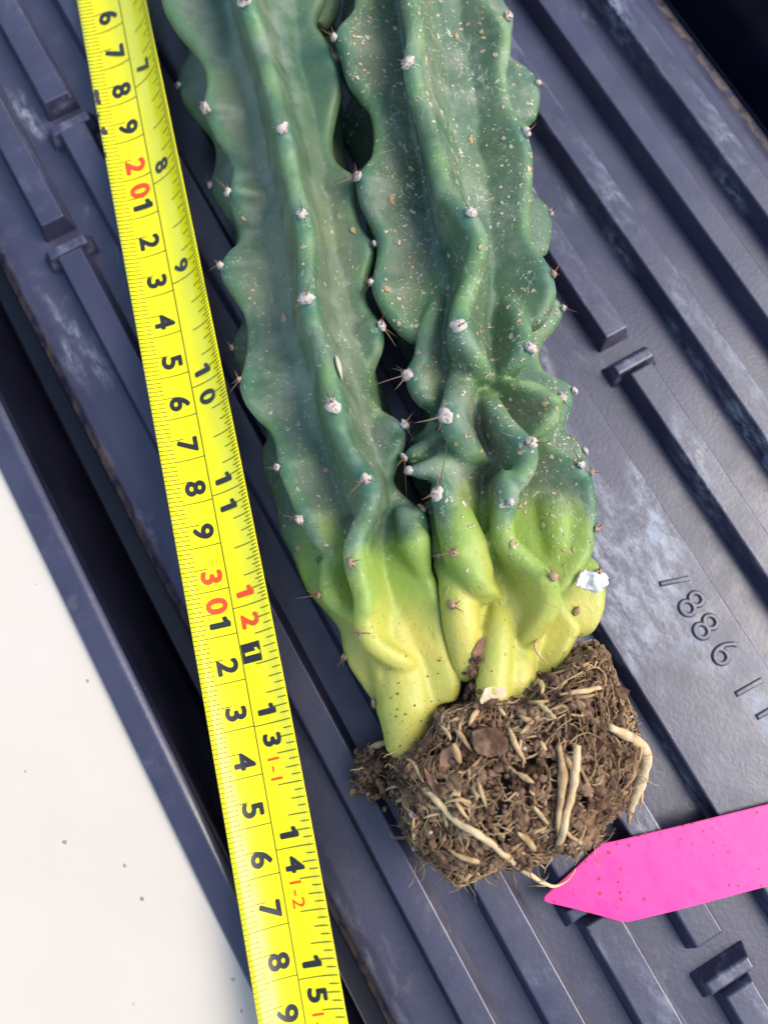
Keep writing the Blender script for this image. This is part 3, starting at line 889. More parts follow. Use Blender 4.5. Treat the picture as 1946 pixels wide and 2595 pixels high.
    hh = N.math('ADD', N.math('MULTIPLY', h, 1.2), N.math('ADD', N.math('MULTIPLY', n3, 0.35), N.math('MULTIPLY', n2, 0.9)))
    N.l(N.bump(hh, 0.75, 0.0007), b.inputs['Normal'])
    return m
M_SKIN_L = cactus_mat('cactus_skin_left', False)
M_SKIN_R = cactus_mat('cactus_skin_right', True)
mesh_L = LS.build('stem', M_SKIN_L)
mesh_R = RS.build('stem', M_SKIN_R)

def trees(me):
    vs = [v.co.copy() for v in me.vertices]
    return BVHTree.FromPolygons(vs, [tuple(p.vertices) for p in me.polygons])
bvh = [trees(mesh_L), trees(mesh_R)]
def cast(px, py):
    d = (un(px, py, 0) - CAMPOS).normalized()
    best = None
    for k, t in enumerate(bvh):
        loc, nor, idx, dist = t.ray_cast(CAMPOS, d)
        if loc and (best is None or dist < best[3]): best = (loc, nor, k, dist)
    return best
def cast_near(px, py):
    h = cast(px, py)
    if h: return h
    for r in (4, 8, 12, 17, 23, 30, 38):
        for a in range(16):
            h = cast(px + r * math.cos(a * math.pi / 8), py + r * math.sin(a * math.pi / 8))
            if h: return h
    return None

AREOLES = [  # pixel, size, look (w woolly, b brown), spine length cm
    (A(690, 12), 1.15, 'w', 0.5), (A(440, 695), 1.1, 'w', 0.5), (A(935, 832), 1.1, 'w', 0.5), (A(590, 1242), 1.05, 'w', 0.6), (A(1060, 1388), 1.1, 'w', 0.4), (A(270, 555), 0.8, 'w', 0.3),
    (A(475, 1195), 0.75, 'w', 0.3), (A(1270, 372), 1.0, 'b', 0.6), (A(1410, 1145), 1.0, 'w', 0.5), (A(1540, 1570), 0.7, 'w', 0.2), (A(530, 1715), 0.95, 'w', 0.3),
    (C(765, 440), 1.15, 'w', 0.6), (C(950, 1185), 1.15, 'w', 0.7), (C(1180, 1695), 1.15, 'w', 0.6), (C(305, 1002), 0.8, 'b', 0.4), (C(568, 1610), 0.8, 'w', 0.3), (C(250, 775), 0.6, 'w', 0.3),
    (C(1250, 45), 0.75, 'w', 0.2), (C(1225, 320), 0.8, 'w', 0.6), (C(1283, 630), 1.05, 'w', 0.9), (C(1440, 1310), 0.95, 'w', 0.6), (C(1448, 1540), 0.7, 'w', 0.9),
    (E(330, 340), 1.0, 'w', 0.4), (E(708, 665), 0.8, 'b', 0.5), (E(475, 905), 0.7, 'b', 0.5), (E(470, 645), 0.6, 'b', 0.2), (E(782, 1195), 0.5, 'b', 0.4), (E(667, 1368), 0.7, 'b', 0.3),
    (E(893, 1722), 0.7, 'b', 0.15), (E(1230, 270), 0.8, 'b', 0.4),
    (B(120, 225), 1.0, 'w', 0.5), (B(558, 385), 1.3, 'w', 0.35), (B(1150, 100), 1.2, 'w', 0.6), (B(1330, 500), 0.85, 'w', 0.4), (B(1258, 797), 1.05, 'w', 0.4), (B(247, 1065), 1.1, 'w', 0.5),
    (B(928, 1280), 1.1, 'w', 0.4), (B(1405, 1280), 0.8, 'w', 0.3), (B(168, 755), 0.75, 'w', 0.4), (B(1420, 1640), 0.8, 'b', 0.4),
    (D(655, 445), 1.2, 'w', 0.7), (D(1110, 585), 1.2, 'w', 0.25), (D(1315, 320), 0.8, 'w', 0.4), (D(340, 755), 1.2, 'w', 1.0), (D(580, 1015), 1.25, 'w', 0.7), (D(1315, 900), 1.15, 'w', 0.35),
    (D(1385, 850), 0.8, 'w', 0.2), (D(347, 1365), 0.75, 'w', 0.0), (D(1120, 1190), 1.15, 'w', 0.7), (D(1455, 1240), 0.85, 'w', 0.2), (D(1432, 1335), 0.9, 'w', 0.9), (D(1493, 1372), 0.8, 'b', 0.3),
    (D(527, 1510), 1.1, 'w', 1.0), (D(1528, 1732), 0.8, 'b', 0.4),
    (F(302, 755), 0.95, 'b', 0.55), (F(298, 1160), 0.9, 'b', 0.4), (F(1053, 950), 1.0, 'b', 0.5), (F(1405, 905), 0.7, 'b', 0.3), (F(730, 372), 0.8, 'w', 0.0), (F(1240, 1200), 0.8, 'b', 0.15)]
hits = []
for (p, size, look, sl) in AREOLES:
    h = cast_near(*p)
    if h: hits.append((h, size, look, sl))

def paint(me, start):
    n = len(me.vertices)
    kc = KDTree(len(CREST))
    for i, p in enumerate(CREST): kc.insert(p, i)
    kc.balance()
    ka = KDTree(len(hits))
    for i, h in enumerate(hits): ka.insert(h[0][0], i)
    ka.balance()
    crest, blue, yel = np.zeros(n), np.zeros(n), np.zeros(n)
    for i, v in enumerate(me.vertices):
        p = v.co
        dc = kc.find(p)[2] / CM
        c = max(0.0, 1 - dc / 0.48); c = c * c * (3 - 2 * c)
        da = ka.find(p)[2] / CM
        bl = max(0.0, 1 - max(0.0, da - 0.12) / 0.8)
        py = -p.y / CM                        # grows towards the base
        low = noise.noise(p * 70) * 0.5
        t = (py - (start + 0.75 * c + low)) / 3.8
        yel[i] = min(1.0, max(0.0, t))
        crest[i] = c; blue[i] = bl * bl * (0.35 + 0.65 * c)
    for nm, arr in (('crest', crest), ('blue', blue), ('yel', yel)):
        at = me.attributes.new(nm, 'FLOAT', 'POINT')
        at.data.foreach_set('value', arr.astype(np.float32))
paint(mesh_L, 0.4); paint(mesh_R, -0.15)
for me in (mesh_L, mesh_R):
    me.transform(CINV)
stem_L = link('stem', mesh_L, None, cactus)
stem_R = link('stem', mesh_R, None, cactus)
stem_L['label'] = 'smoother ribbed stem beside the tape'
stem_R['label'] = 'lumpier stem covered in pale corky spots'

# ---- areoles and spines
M_WOOL = simple_mat('areole_wool', (0.42, 0.34, 0.28), 0.95, 0.1, col2=(0.62, 0.55, 0.49), scale=900)
M_WOOL_B = simple_mat('areole_brown_wool', (0.30, 0.17, 0.10), 0.95, 0.1, col2=(0.50, 0.36, 0.24), scale=900)
M_SPINE = simple_mat('spine_brown', (0.10, 0.045, 0.03), 0.5, 0.4, col2=(0.22, 0.10, 0.06), scale=400)
M_SPINE_P = simple_mat('spine_pale', (0.30, 0.20, 0.12), 0.5, 0.4, col2=(0.18, 0.10, 0.06), scale=400)

def tuft_mesh(seed):
    r = random.Random(seed)
    bm = bmesh.new()
    bmesh.ops.create_icosphere(bm, subdivisions=2, radius=1.0)
    for v in bm.verts:
        k = 0.85 + 0.45 * noise.noise(v.co * 2.3 + Vector((seed * 3.1, 0, 0))) + r.uniform(-0.28, 0.28)
        v.co = Vector((v.co.x * k * 0.95, v.co.y * k * 1.1, v.co.z * k * 0.75))
    for _ in range(60):                       # woolly fibres
        d = Vector((r.gauss(0, 1), r.gauss(0, 1), abs(r.gauss(0, 0.8)))).normalized()
        base = Vector((d.x * 0.6, d.y * 0.7, d.z * 0.4))
        tip = base + (d + Vector((r.uniform(-.5, .5), r.uniform(-.5, .5), r.uniform(-.2, .4)))) * r.uniform(0.2, 0.55)
        s = d.cross(Vector((r.random(), r.random(), r.random()))).normalized() * 0.085
        t = d.cross(s).normalized() * 0.085
        a = [bm.verts.new(base + s), bm.verts.new(base - s * 0.5 + t), bm.verts.new(base - s * 0.5 - t)]
        q = bm.verts.new(tip)
        for k in range(3): bm.faces.new((a[k], a[(k + 1) % 3], q))
    me = bpy.data.meshes.new('areole'); bm.to_mesh(me); bm.free()
    me.shade_smooth()
    return me
tufts = {'w': [], 'b': []}
for k in range(4):
    for look, mt in (('w', M_WOOL), ('b', M_WOOL_B)):
        t = tuft_mesh(k * 7 + (3 if look == 'b' else 0)); t.materials.append(mt); tufts[look].append(t)
def spine_mesh(mat, bend):
    vs, fs = [], []
    k = 5
    for i in range(6):
        t = i / 5
        r = 0.5 * (1 - t) ** 0.8 + 0.03
        for j in range(k):
            a = 2 * math.pi * j / k
            vs.append((math.cos(a) * r, math.sin(a) * r, 0))
            vs[-1] = (vs[-1][0], vs[-1][1], t)
    vs = [(x * 0.036 + bend * z * z, y * 0.036, z) for x, y, z in vs]
    for i in range(5):
        for j in range(k):
            fs.append((i * k + j, i * k + (j + 1) % k, (i + 1) * k + (j + 1) % k, (i + 1) * k + j))
    me = mesh_of('spine', vs, fs); me.materials.append(mat)
    return me
spines = [spine_mesh(M_SPINE, 0.0), spine_mesh(M_SPINE, 0.08), spine_mesh(M_SPINE_P, -0.06)]
rng = random.Random(11)
for n_, (h, size, look, sl) in enumerate(hits):
    loc, nor, which, dist = h
    o = link('areole', tufts[look][n_ % 4], None, cactus)
    q = nor.to_track_quat('Z', 'Y')
    o.location = CINV @ (loc + nor * 0.0004)
    o.rotation_mode = 'QUATERNION'
    o.rotation_quaternion = q @ Matrix.Rotation(rng.uniform(0, 6.28), 4, 'Z').to_quaternion()
    sc = 0.00120 * size * rng.uniform(0.85, 1.12) * (1.0 if look == 'w' else 0.9)
    o.scale = (sc, sc * rng.uniform(0.95, 1.25), sc)
    if sl > 0:
        cnt = rng.randint(3, 5)
        for k in range(cnt):
            s = link('spine', spines[(n_ + k) % 3], None, o)
            tilt = math.radians(rng.uniform(25, 80)); az = rng.uniform(0, 2 * math.pi)
            L = sl * CM * (0.95 if k == 0 else rng.uniform(0.3, 0.65)) / sc
            s.rotation_mode = 'XYZ'
            s.rotation_euler = (tilt, 0, az)
            thick = 0.0095 / sc
            s.scale = (thick, thick, L)

# scabs: corky brown patches standing slightly proud of the skin
M_SCAB = simple_mat('cork_scab', (0.42, 0.25, 0.12), 0.9, 0.15, col2=(0.60, 0.42, 0.24), scale=1200, bump=0.0004)
def scab_mesh(seed):
    bm = bmesh.new()
    bmesh.ops.create_icosphere(bm, subdivisions=2, radius=1.0)
    for v in bm.verts:
        k = 0.75 + 0.6 * noise.noise(v.co * 1.7 + Vector((seed * 5.3, 1, 2)))
        v.co = Vector((v.co.x * k, v.co.y * k * 0.6, v.co.z * (0.22 + 0.1 * noise.noise(v.co * 4))))
    me = bpy.data.meshes.new('scab'); bm.to_mesh(me); bm.free(); me.shade_smooth(); me.materials.append(M_SCAB)
    return me
scabs = [scab_mesh(k) for k in range(4)]
for n_, (p, r) in enumerate([(C(612, 565), 1.7), (C(905, 1635), 1.3), (B(455, 1195), 1.8), (B(760, 540), 1.0), (B(845, 215), 1.5), (B(665, 1140), 0.9), (B(680, 1260), 0.9), (B(830, 1025), 0.9), (B(930, 840), 1.4),
                             (B(655, 1510), 0.9), (B(570, 1020), 0.8), (B(845, 1095), 0.7), (D(490, 215), 0.9), (D(200, 205), 1.6), (D(825, 610), 0.9), (D(800, 480), 0.9), (D(790, 1030), 1.5), (D(1200, 940), 1.4),
                             (D(805, 1240), 0.8), (D(845, 1140), 1.0), (D(385, 340), 0.6), (D(315, 390), 0.6), (D(775, 330), 0.8), (A(1385, 1505 - 20), 1.5), (F(745, 690), 1.2), (F(615, 300), 0.9), (A(685, 1415), 1.0)]):
    h = cast(*p)
    if h:
        o = link('scab', scabs[n_ % 4], None, cactus)
        o.location = CINV @ h[0]
        o.rotation_mode = 'QUATERNION'
        o.rotation_quaternion = h[1].to_track_quat('Z', 'Y') @ Matrix.Rotation(rng.uniform(0, 6.28), 4, 'Z').to_quaternion()
        k = r * 0.00095
        o.scale = (k, k, k)

# ------------------------------------------------------------------ root ball
M_SOIL = simple_mat('soil', (0.032, 0.017, 0.010), 0.95, 0.15, col2=(0.090, 0.050, 0.029), scale=420, bump=0.0012)
M_CRUMB = simple_mat('soil_crumb', (0.065, 0.035, 0.021), 0.95, 0.15, col2=(0.22, 0.132, 0.078), scale=260, bump=0.0005)
M_ROOT = simple_mat('root_tan', (0.30, 0.185, 0.085), 0.85, 0.2, col2=(0.56, 0.40, 0.20), scale=260, bump=0.0007)
M_ROOTLET = simple_mat('rootlet_tan', (0.17, 0.10, 0.05), 0.85, 0.2, col2=(0.52, 0.35, 0.18), scale=110)
M_ROOT_PALE = simple_mat('root_pale', (0.46, 0.32, 0.16), 0.8, 0.2, col2=(0.62, 0.48, 0.28), scale=240, bump=0.0007)
M_BARK = simple_mat('bark_chip', (0.20, 0.09, 0.055), 0.9, 0.15, col2=(0.30, 0.16, 0.10), scale=300, bump=0.0006)
M_PEACH = simple_mat('dry_scar', (0.62, 0.42, 0.24), 0.8, 0.2, col2=(0.72, 0.56, 0.36), scale=350, bump=0.0004)
M_PERL = simple_mat('pale_grit', (0.42, 0.38, 0.33), 0.9, 0.2)

ball_out = [G(*p) for p in ((240, 600), (245, 720), (300, 830), (345, 950), (375, 1050), (450, 1130), (580, 1180), (720, 1165), (830, 1100), (930, 1080), (1050, 1060), (1160, 1050), (1280, 960), (1300, 880), (1420, 810), (1475, 700), (1485, 560), (1455, 420),
                          (1415, 300), (1375, 170), (1340, 50), (1270, -10), (1180, 20), (1080, 80), (900, 150), (700, 190), (560, 260), (430, 340), (370, 440), (290, 530))]
bc = np.array([1290.0, 1945.0])
th = np.array([math.atan2(y - bc[1], x - bc[0]) for x, y in ball_out]); rad = np.array([math.hypot(x - bc[0], y - bc[1]) for x, y in ball_out])
order = np.argsort(th); th, rad = th[order], rad[order]
def ball_r(a): return np.interp(a, np.concatenate([th - 2 * math.pi, th, th + 2 * math.pi]), np.concatenate([rad] * 3))
BZ, BH = 2.0, 1.75
def ball_pt(a, ph, grow=1.0):
    """a: angle in the picture plane, ph: -90..90 degrees of elevation"""
    grow *= 1 + 0.13 * noise.noise(Vector((math.cos(a) * math.cos(ph), math.sin(a) * math.cos(ph), math.sin(ph))) * 2.8 + Vector((4.1, 2.2, 0.7)))
    z = BZ + BH * math.sin(ph) * grow
    c = math.cos(ph) ** 0.8
    r = ball_r(a) * c * grow
    # a point at the outline of height BZ, shifted to the real height z
    p0 = un(bc[0] + r * math.cos(a), bc[1] + r * math.sin(a), BZ)
    return Vector((p0.x, p0.y, z * CM))
NA, NP = 220, 90
verts, faces = [], []
for j in range(NP + 1):
    ph = -math.pi / 2 + math.pi * j / NP
    for i in range(NA):
        a = 2 * math.pi * i / NA
        p = ball_pt(a, ph * 0.999)
        cpt = un(bc[0], bc[1], BZ)
        d = (p - cpt).normalized()
        k = noise.fractal(p * 140, 0.8, 2.1, 4) * 0.0020 + noise.noise(p * 620) * 0.0010 - abs(noise.noise(p * 90)) * 0.0022
        verts.append(p + d * (k - 0.0012) - cactus.location)
for j in range(NP):
    for i in range(NA):
        a, b = j * NA + i, j * NA + (i + 1) % NA
        faces.append((a, b, b + NA, a + NA))
verts_soil, faces_soil = verts, faces
soil = link('soil_ball', mesh_of('soil_ball', verts, faces), M_SOIL, cactus)
soil['label'] = 'dark brown clod of soil round the roots'

def merge_shapes(name, parts, mat, parent, kind='stuff', smooth=True):
    V, Fc, off = [], [], 0
    for v, f in parts:
        V.append(v); Fc.extend([tuple(x + off for x in q) for q in f]); off += len(v)
    me = mesh_of(name, np.concatenate(V).tolist(), Fc, smooth)
    o = link(name, me, mat, parent)
    if kind: o['kind'] = kind
    return o
# unit shapes
bm = bmesh.new(); bmesh.ops.create_icosphere(bm, subdivisions=1, radius=1.0)
ICO_V = np.array([v.co[:] for v in bm.verts]); ICO_F = [tuple(v.index for v in f.verts) for f in bm.faces]; bm.free()
rs = np.random.RandomState(4)
def crumb(p, r):
    v = ICO_V * (1 + rs.uniform(-0.35, 0.35, (len(ICO_V), 1))) * r * rs.uniform(0.6, 1.3, 3)
    q, _ = np.linalg.qr(rs.normal(size=(3, 3)))
    return v @ q + np.array(p), ICO_F
def rand_ball(front=True):
    a = rs.uniform(0, 2 * math.pi)
    ph = math.asin(rs.uniform(-0.55 if front else -1, 1.0))
    return a, ph
def tube_shape(P, R, k=5):
    P = [np.array(p) for p in P]
    V = []
    for i in range(len(P)):
        T = P[min(i + 1, len(P) - 1)] - P[max(i - 1, 0)]; T = T / (np.linalg.norm(T) + 1e-9)
        u = np.cross(T, [0.3, 0.2, 0.93]); u /= (np.linalg.norm(u) + 1e-9); w = np.cross(u, T)
        for j in range(k):
            a = 2 * math.pi * j / k
            V.append(P[i] + (u * math.cos(a) + w * math.sin(a)) * R[i])
    Fc = []
    for i in range(len(P) - 1):
        for j in range(k):
            a, b = i * k + j, i * k + (j + 1) % k
            Fc.append((a, b, b + k, a + k))
    Fc.append(tuple(reversed(range(k)))); Fc.append(tuple(range((len(P) - 1) * k, len(P) * k)))
    return np.array(V), Fc
cl = np.array(cactus.location)
parts = []
for _ in range(8000):
    a, ph = rand_ball()
    p = ball_pt(a, ph, rs.uniform(0.955, 1.015))
    parts.append(crumb(np.array(p) - cl, abs(rs.normal(0, 0.00038)) + 0.00024))
# loose clod at the left of the ball
for _ in range(420):
    x, y = G(rs.normal(150, 45), rs.normal(640, 62))
    parts.append(crumb(np.array(un(x, y, max(0.5, rs.normal(1.1, 0.3)))) - cl, rs.uniform(0.0003, 0.0011)))
# crumbs caught at the neck of the stems
for _ in range(160):
    x, y = G(rs.uniform(620, 720), rs.uniform(40, 300))
    parts.append(crumb(np.array(un(x, y, rs.normal(2.5, 0.25))) - cl, rs.uniform(0.0004, 0.0011)))
for _ in range(60):
    x, y = F(rs.normal(160, 18), rs.normal(900, 30))
    parts.append(crumb(np.array(un(x, y, rs.normal(1.9, 0.15))) - cl, rs.uniform(0.0003, 0.0009)))
n_ok = 0
while n_ok < 230:
    x, y = G(rs.uniform(180, 1180), 520 - abs(rs.exponential(150)))
    h = cast(x, y)
    n_ok += 1
    if h and y > 1560: parts.append(crumb(np.array(h[0]) - cl, rs.choice([0.00009, 0.00014, 0.00022, 0.00034], p=[.45, .33, .15, .07])))
merge_shapes('soil_crumbs', parts, M_CRUMB, cactus, smooth=False)
parts = []
def rootlet(p, d, L, r, wig, steps=7):
    P = [np.array(p)]; d = np.array(d)
    for i in range(steps):
        d = d + rs.normal(0, wig, 3); d /= np.linalg.norm(d)
        P.append(P[-1] + d * L / steps)
    return tube_shape(P, [r * (1 - 0.75 * i / steps) for i in range(steps + 1)], 4)
ctr = np.array(un(bc[0], bc[1], BZ))
def strand(L, r, wig, steps):
    """a root that creeps over the surface of the ball, dipping in and out of it"""
    a, ph = rand_ball()
    p = ball_pt(a, ph, 1.0)
    th_ = rs.uniform(0, 2 * math.pi)
    P, g = [], rs.uniform(0.975, 1.012)
    st = L / steps
    for i in range(steps + 1):
        P.append(np.array(ball_pt(a, ph, g)) - cl)
        th_ += rs.normal(0, wig)
        k = st / 0.021
        a += math.cos(th_) * k / max(0.35, math.cos(ph)); ph = min(1.45, ph + math.sin(th_) * k)
        g += rs.normal(0, 0.008); g = min(1.025, max(0.97, g))
    return tube_shape(P, [r * rs.uniform(0.8, 1.15) * (1 - 0.7 * i / steps) for i in range(steps + 1)], 5)
for _ in range(1500): parts.append(strand(rs.uniform(0.002, 0.008), rs.choice([0.00012, 0.0002, 0.00032, 0.0005], p=[.42, .33, .18, .07]), 0.6, 7))
for _ in range(330): parts.append(strand(rs.uniform(0.010, 0.024), rs.choice([0.0001, 0.00016, 0.00028, 0.00045], p=[.35, .3, .2, .15]), 0.45, 16))
for _ in range(90):                                     # fine hairs standing off the ball
    a = rs.uniform(-0.3, math.pi + 0.4); p = np.array(ball_pt(a, rs.uniform(-0.3, 0.5), 0.99))
    out = (p - ctr) / np.linalg.norm(p - ctr)
    parts.append(rootlet(p - cl, out + rs.normal(0, 0.6, 3), rs.uniform(0.003, 0.009), rs.choice([0.00008, 0.00012, 0.0002]), 0.4))
for _ in range(70):
    x, y = G(rs.normal(140, 45), rs.normal(640, 60))
    parts.append(rootlet(np.array(un(x, y, 1.3)) - cl, rs.normal(size=3), rs.uniform(0.003, 0.007), rs.choice([0.00015, 0.00025, 0.0004]), 0.6))
merge_shapes('rootlets', parts, M_ROOTLET, cactus)

soil_bvh = BVHTree.FromPolygons([Vector(v) + cactus.location for v in verts_soil], faces_soil)
def root(pts, r, mat=M_ROOT, knob=0.25):
    c = catmull(pts, 9)
    n = len(c)
    P = []
    for i, p in enumerate(c):
        w = un(*p)
        d = (w - CAMPOS).normalized()
        loc, nor, idx, dist = soil_bvh.ray_cast(CAMPOS, d)
        rr_ = np.interp(i / (n - 1), np.linspace(0, 1, len(r)), r) * CM
        if loc and dist < (w - CAMPOS).length + 0.004:
            w = loc - d * (rr_ * 0.5 + 0.0022)
        P.append(np.array(w) - cl)
    for _ in range(3):
        P = [P[0]] + [(P[i - 1] + 2 * P[i] + P[i + 1]) / 4 for i in range(1, n - 1)] + [P[-1]]
    for i in range(n):
        P[i] = P[i] + np.array(noise.noise_vector(Vector(P[i]) * 260)) * 0.00035
    R = [np.interp(i / (n - 1), np.linspace(0, 1, len(r)), r) * (0.66 if len(pts) < 4 else 0.8) * CM * (0.55 + 0.45 * min(1, 4 * i / n, 4 * (n - 1 - i) / n)) * (1 + knob * noise.noise(Vector(P[i]) * 700)) for i in range(n)]
    v, f = tube_shape(P, R, 9)
    me = mesh_of('root', v.tolist(), f)
    return link('root', me, mat, cactus)
g3 = lambda *pp: [(*G(p[0], p[1]), p[2]) for p in pp]
root(g3((1380, 400, 2.4), (1440, 430, 2.5), (1510, 470, 2.4), (1562, 530, 2.2), (1563, 610, 2.0), (1535, 700, 1.8), (1505, 790, 1.6), (1485, 850, 1.4)), [0.15, 0.17, 0.17, 0.16, 0.16, 0.17, 0.17, 0.18], M_ROOT_PALE, 0.3)
root(g3((1548, 700, 1.75), (1552, 770, 1.6), (1535, 840, 1.4)), [0.04, 0.05, 0.02])
root(g3((1490, 840, 1.45), (1482, 890, 1.3), (1476, 925, 1.2)), [0.08, 0.06, 0.02])
root(g3((1500, 845, 1.45), (1510, 880, 1.3)), [0.05, 0.02])
root(g3((115, 778, 1.2), (180, 738, 1.5), (260, 713, 1.9), (350, 715, 2.4), (420, 730, 2.9), (500, 828, 3.2), (600, 905, 3.2), (700, 975, 3.0), (800, 1050, 2.7), (900, 1130, 2.2), (980, 1190, 1.7), (1050, 1232, 1.25), (1110, 1240, 1.0), (1160, 1210, 0.9), (1195, 1145, 0.95)), [0.02, 0.04, 0.05, 0.06, 0.09, 0.095, 0.09, 0.085, 0.085, 0.09, 0.09, 0.07, 0.06, 0.045, 0.03], M_ROOT_PALE)
root(g3((1110, 500, 3.6), (1128, 590, 3.75), (1135, 650, 3.7), (1120, 720, 3.65), (1122, 800, 3.5), (1110, 900, 3.3), (1100, 975, 3.0)), [0.09, 0.10, 0.125, 0.085, 0.07, 0.06, 0.03])
root(g3((1210, 500, 3.5), (1198, 600, 3.7), (1185, 700, 3.65), (1165, 800, 3.5), (1150, 890, 3.3), (1125, 980, 2.9), (1085, 1060, 2.4), (1045, 1140, 1.9), (1035, 1170, 1.7)), [0.13, 0.14, 0.12, 0.10, 0.09, 0.09, 0.08, 0.06, 0.02], M_ROOT_PALE)
root(g3((1140, 545, 3.65), (1162, 570, 3.75), (1168, 610, 3.7), (1185, 640, 3.65)), [0.06, 0.07, 0.07, 0.05])
root(g3((1225, 620, 3.3), (1255, 700, 3.3), (1282, 790, 3.1), (1275, 900, 2.7), (1265, 980, 2.3), (1255, 1065, 1.9)), [0.05, 0.06, 0.065, 0.06, 0.05, 0.03], M_ROOTLET)
root(g3((1230, 1010, 2.0), (1190, 1050, 1.7), (1130, 1105, 1.4)), [0.07, 0.06, 0.02])
root(g3((1240, 1040, 1.9), (1215, 1070, 1.7), (1195, 1130, 1.4)), [0.05, 0.04, 0.02])
root(g3((350, 880, 2.3), (345, 960, 2.1), (375, 1050, 1.8), (430, 1090, 1.6), (520, 1130, 1.4)), [0.05, 0.065, 0.07, 0.07, 0.05])
root(g3((500, 1130, 1.7), (560, 1125, 1.8), (640, 1120, 1.7)), [0.12, 0.15, 0.08])
root(g3((530, 1035, 2.3), (600, 1085, 2.1), (700, 1105, 1.8), (735, 1130, 1.6), (715, 1185, 1.3)), [0.04, 0.06, 0.06, 0.06, 0.03])
root(g3((900, 960, 2.9), (960, 1010, 2.6), (1010, 1070, 2.2), (1040, 1110, 1.9)), [0.06, 0.09, 0.08, 0.05])
root(g3((920, 1060, 2.2), (980, 1090, 2.0), (1040, 1150, 1.7)), [0.04, 0.05, 0.03])
root(g3((240, 730, 1.9), (265, 810, 1.6), (300, 890, 1.3), (335, 920, 1.1)), [0.03, 0.035, 0.03, 0.015])
root(g3((560, 490, 3.5), (585, 540, 3.55), (600, 590, 3.45)), [0.07, 0.12, 0.07])
root(g3((490, 390, 3.2), (530, 420, 3.35), (545, 470, 3.4)), [0.05, 0.06, 0.04])
root(g3((560, 410, 3.2), (600, 440, 3.4), (625, 490, 3.45), (660, 535, 3.4)), [0.05, 0.06, 0.05, 0.03])
root(g3((770, 625, 3.75), (780, 605, 3.8), (830, 600, 3.8), (870, 615, 3.75), (890, 645, 3.7)), [0.05, 0.06, 0.05, 0.05, 0.03])
root(g3((890, 640, 3.7), (930, 665, 3.75), (980, 690, 3.65)), [0.05, 0.10, 0.04])
root(g3((690, 690, 3.7), (710, 750, 3.7), (735, 830, 3.5)), [0.05, 0.06, 0.03])
root(g3((960, 740, 3.6), (990, 770, 3.6), (1030, 800, 3.5)), [0.04, 0.06, 0.03])
root(g3((850, 400, 3.55), (880, 480, 3.65), (910, 540, 3.7), (935, 590, 3.65)), [0.06, 0.07, 0.06, 0.04])
root(g3((900, 330, 3.3), (950, 370, 3.4), (1010, 360, 3.4), (1080, 355, 3.3)), [0.05, 0.07, 0.06, 0.04])
root(g3((1000, 280, 3.1), (1040, 310, 3.2), (1090, 350, 3.3)), [0.09, 0.10, 0.08])
root(g3((930, 260, 3.1), (990, 280, 3.15), (1060, 265, 3.1)), [0.07, 0.08, 0.05])
root(g3((1120, 230, 3.0), (1210, 215, 2.95), (1300, 200, 2.8), (1385, 175, 2.5)), [0.05, 0.07, 0.06, 0.05])
root(g3((1130, 260, 3.0), (1250, 240, 3.0), (1340, 225, 2.8)), [0.05, 0.06, 0.04], M_ROOTLET)
root(g3((990, 180, 3.0), (1000, 140, 2.95), (1030, 160, 3.0), (1020, 220, 3.1)), [0.05, 0.07, 0.07, 0.05])
root(g3((1160, 100, 2.7), (1130, 140, 2.8), (1125, 190, 2.9)), [0.03, 0.04, 0.03])
root(g3((690, 310, 3.2), (660, 350, 3.3), (640, 390, 3.35)), [0.10, 0.09, 0.05])
root(g3((780, 290, 3.3), (800, 320, 3.4), (830, 345, 3.45)), [0.06, 0.07, 0.05])
root(g3((570, 790, 3.5), (600, 840, 3.4), (640, 890, 3.2)), [0.05, 0.06, 0.03])
root(g3((980, 820, 3.5), (1010, 860, 3.4), (1055, 910, 3.2)), [0.06, 0.07, 0.04])
root(g3((1010, 470, 3.7), (1030, 510, 3.75), (1050, 525, 3.7)), [0.06, 0.08, 0.04])
root(g3((310, 570, 3.0), (350, 590, 3.1), (375, 640, 3.2), (400, 690, 3.2)), [0.05, 0.05, 0.05, 0.03])
root(g3((420, 560, 3.3), (440, 600, 3.35), (430, 650, 3.35)), [0.07, 0.08, 0.05])
root(g3((400, 880, 2.9), (450, 850, 3.0), (500, 855, 3.1)), [0.03, 0.04, 0.03])
root(g3((520, 970, 2.9), (560, 965, 3.0), (610, 940, 3.1), (560, 900, 3.1)), [0.03, 0.035, 0.04, 0.03])
root(g3((940, 1240, 1.0), (985, 1235, 1.2), (1045, 1238, 1.25)), [0.015, 0.03, 0.04])
root([(*F(980, 1410), 2.9), (*F(925, 1445), 3.0), (*F(925, 1500), 3.05), (*F(980, 1570), 3.1), (*F(1025, 1620), 3.1)], [0.02, 0.035, 0.035, 0.03, 0.02])
root(g3((118, 505, 1.5), (160, 495, 1.6), (220, 475, 1.7)), [0.10, 0.11, 0.08])
root(g3((45, 630, 0.9), (90, 640, 1.1), (140, 610, 1.3), (190, 600, 1.5)), [0.04, 0.05, 0.06, 0.04], M_ROOTLET)

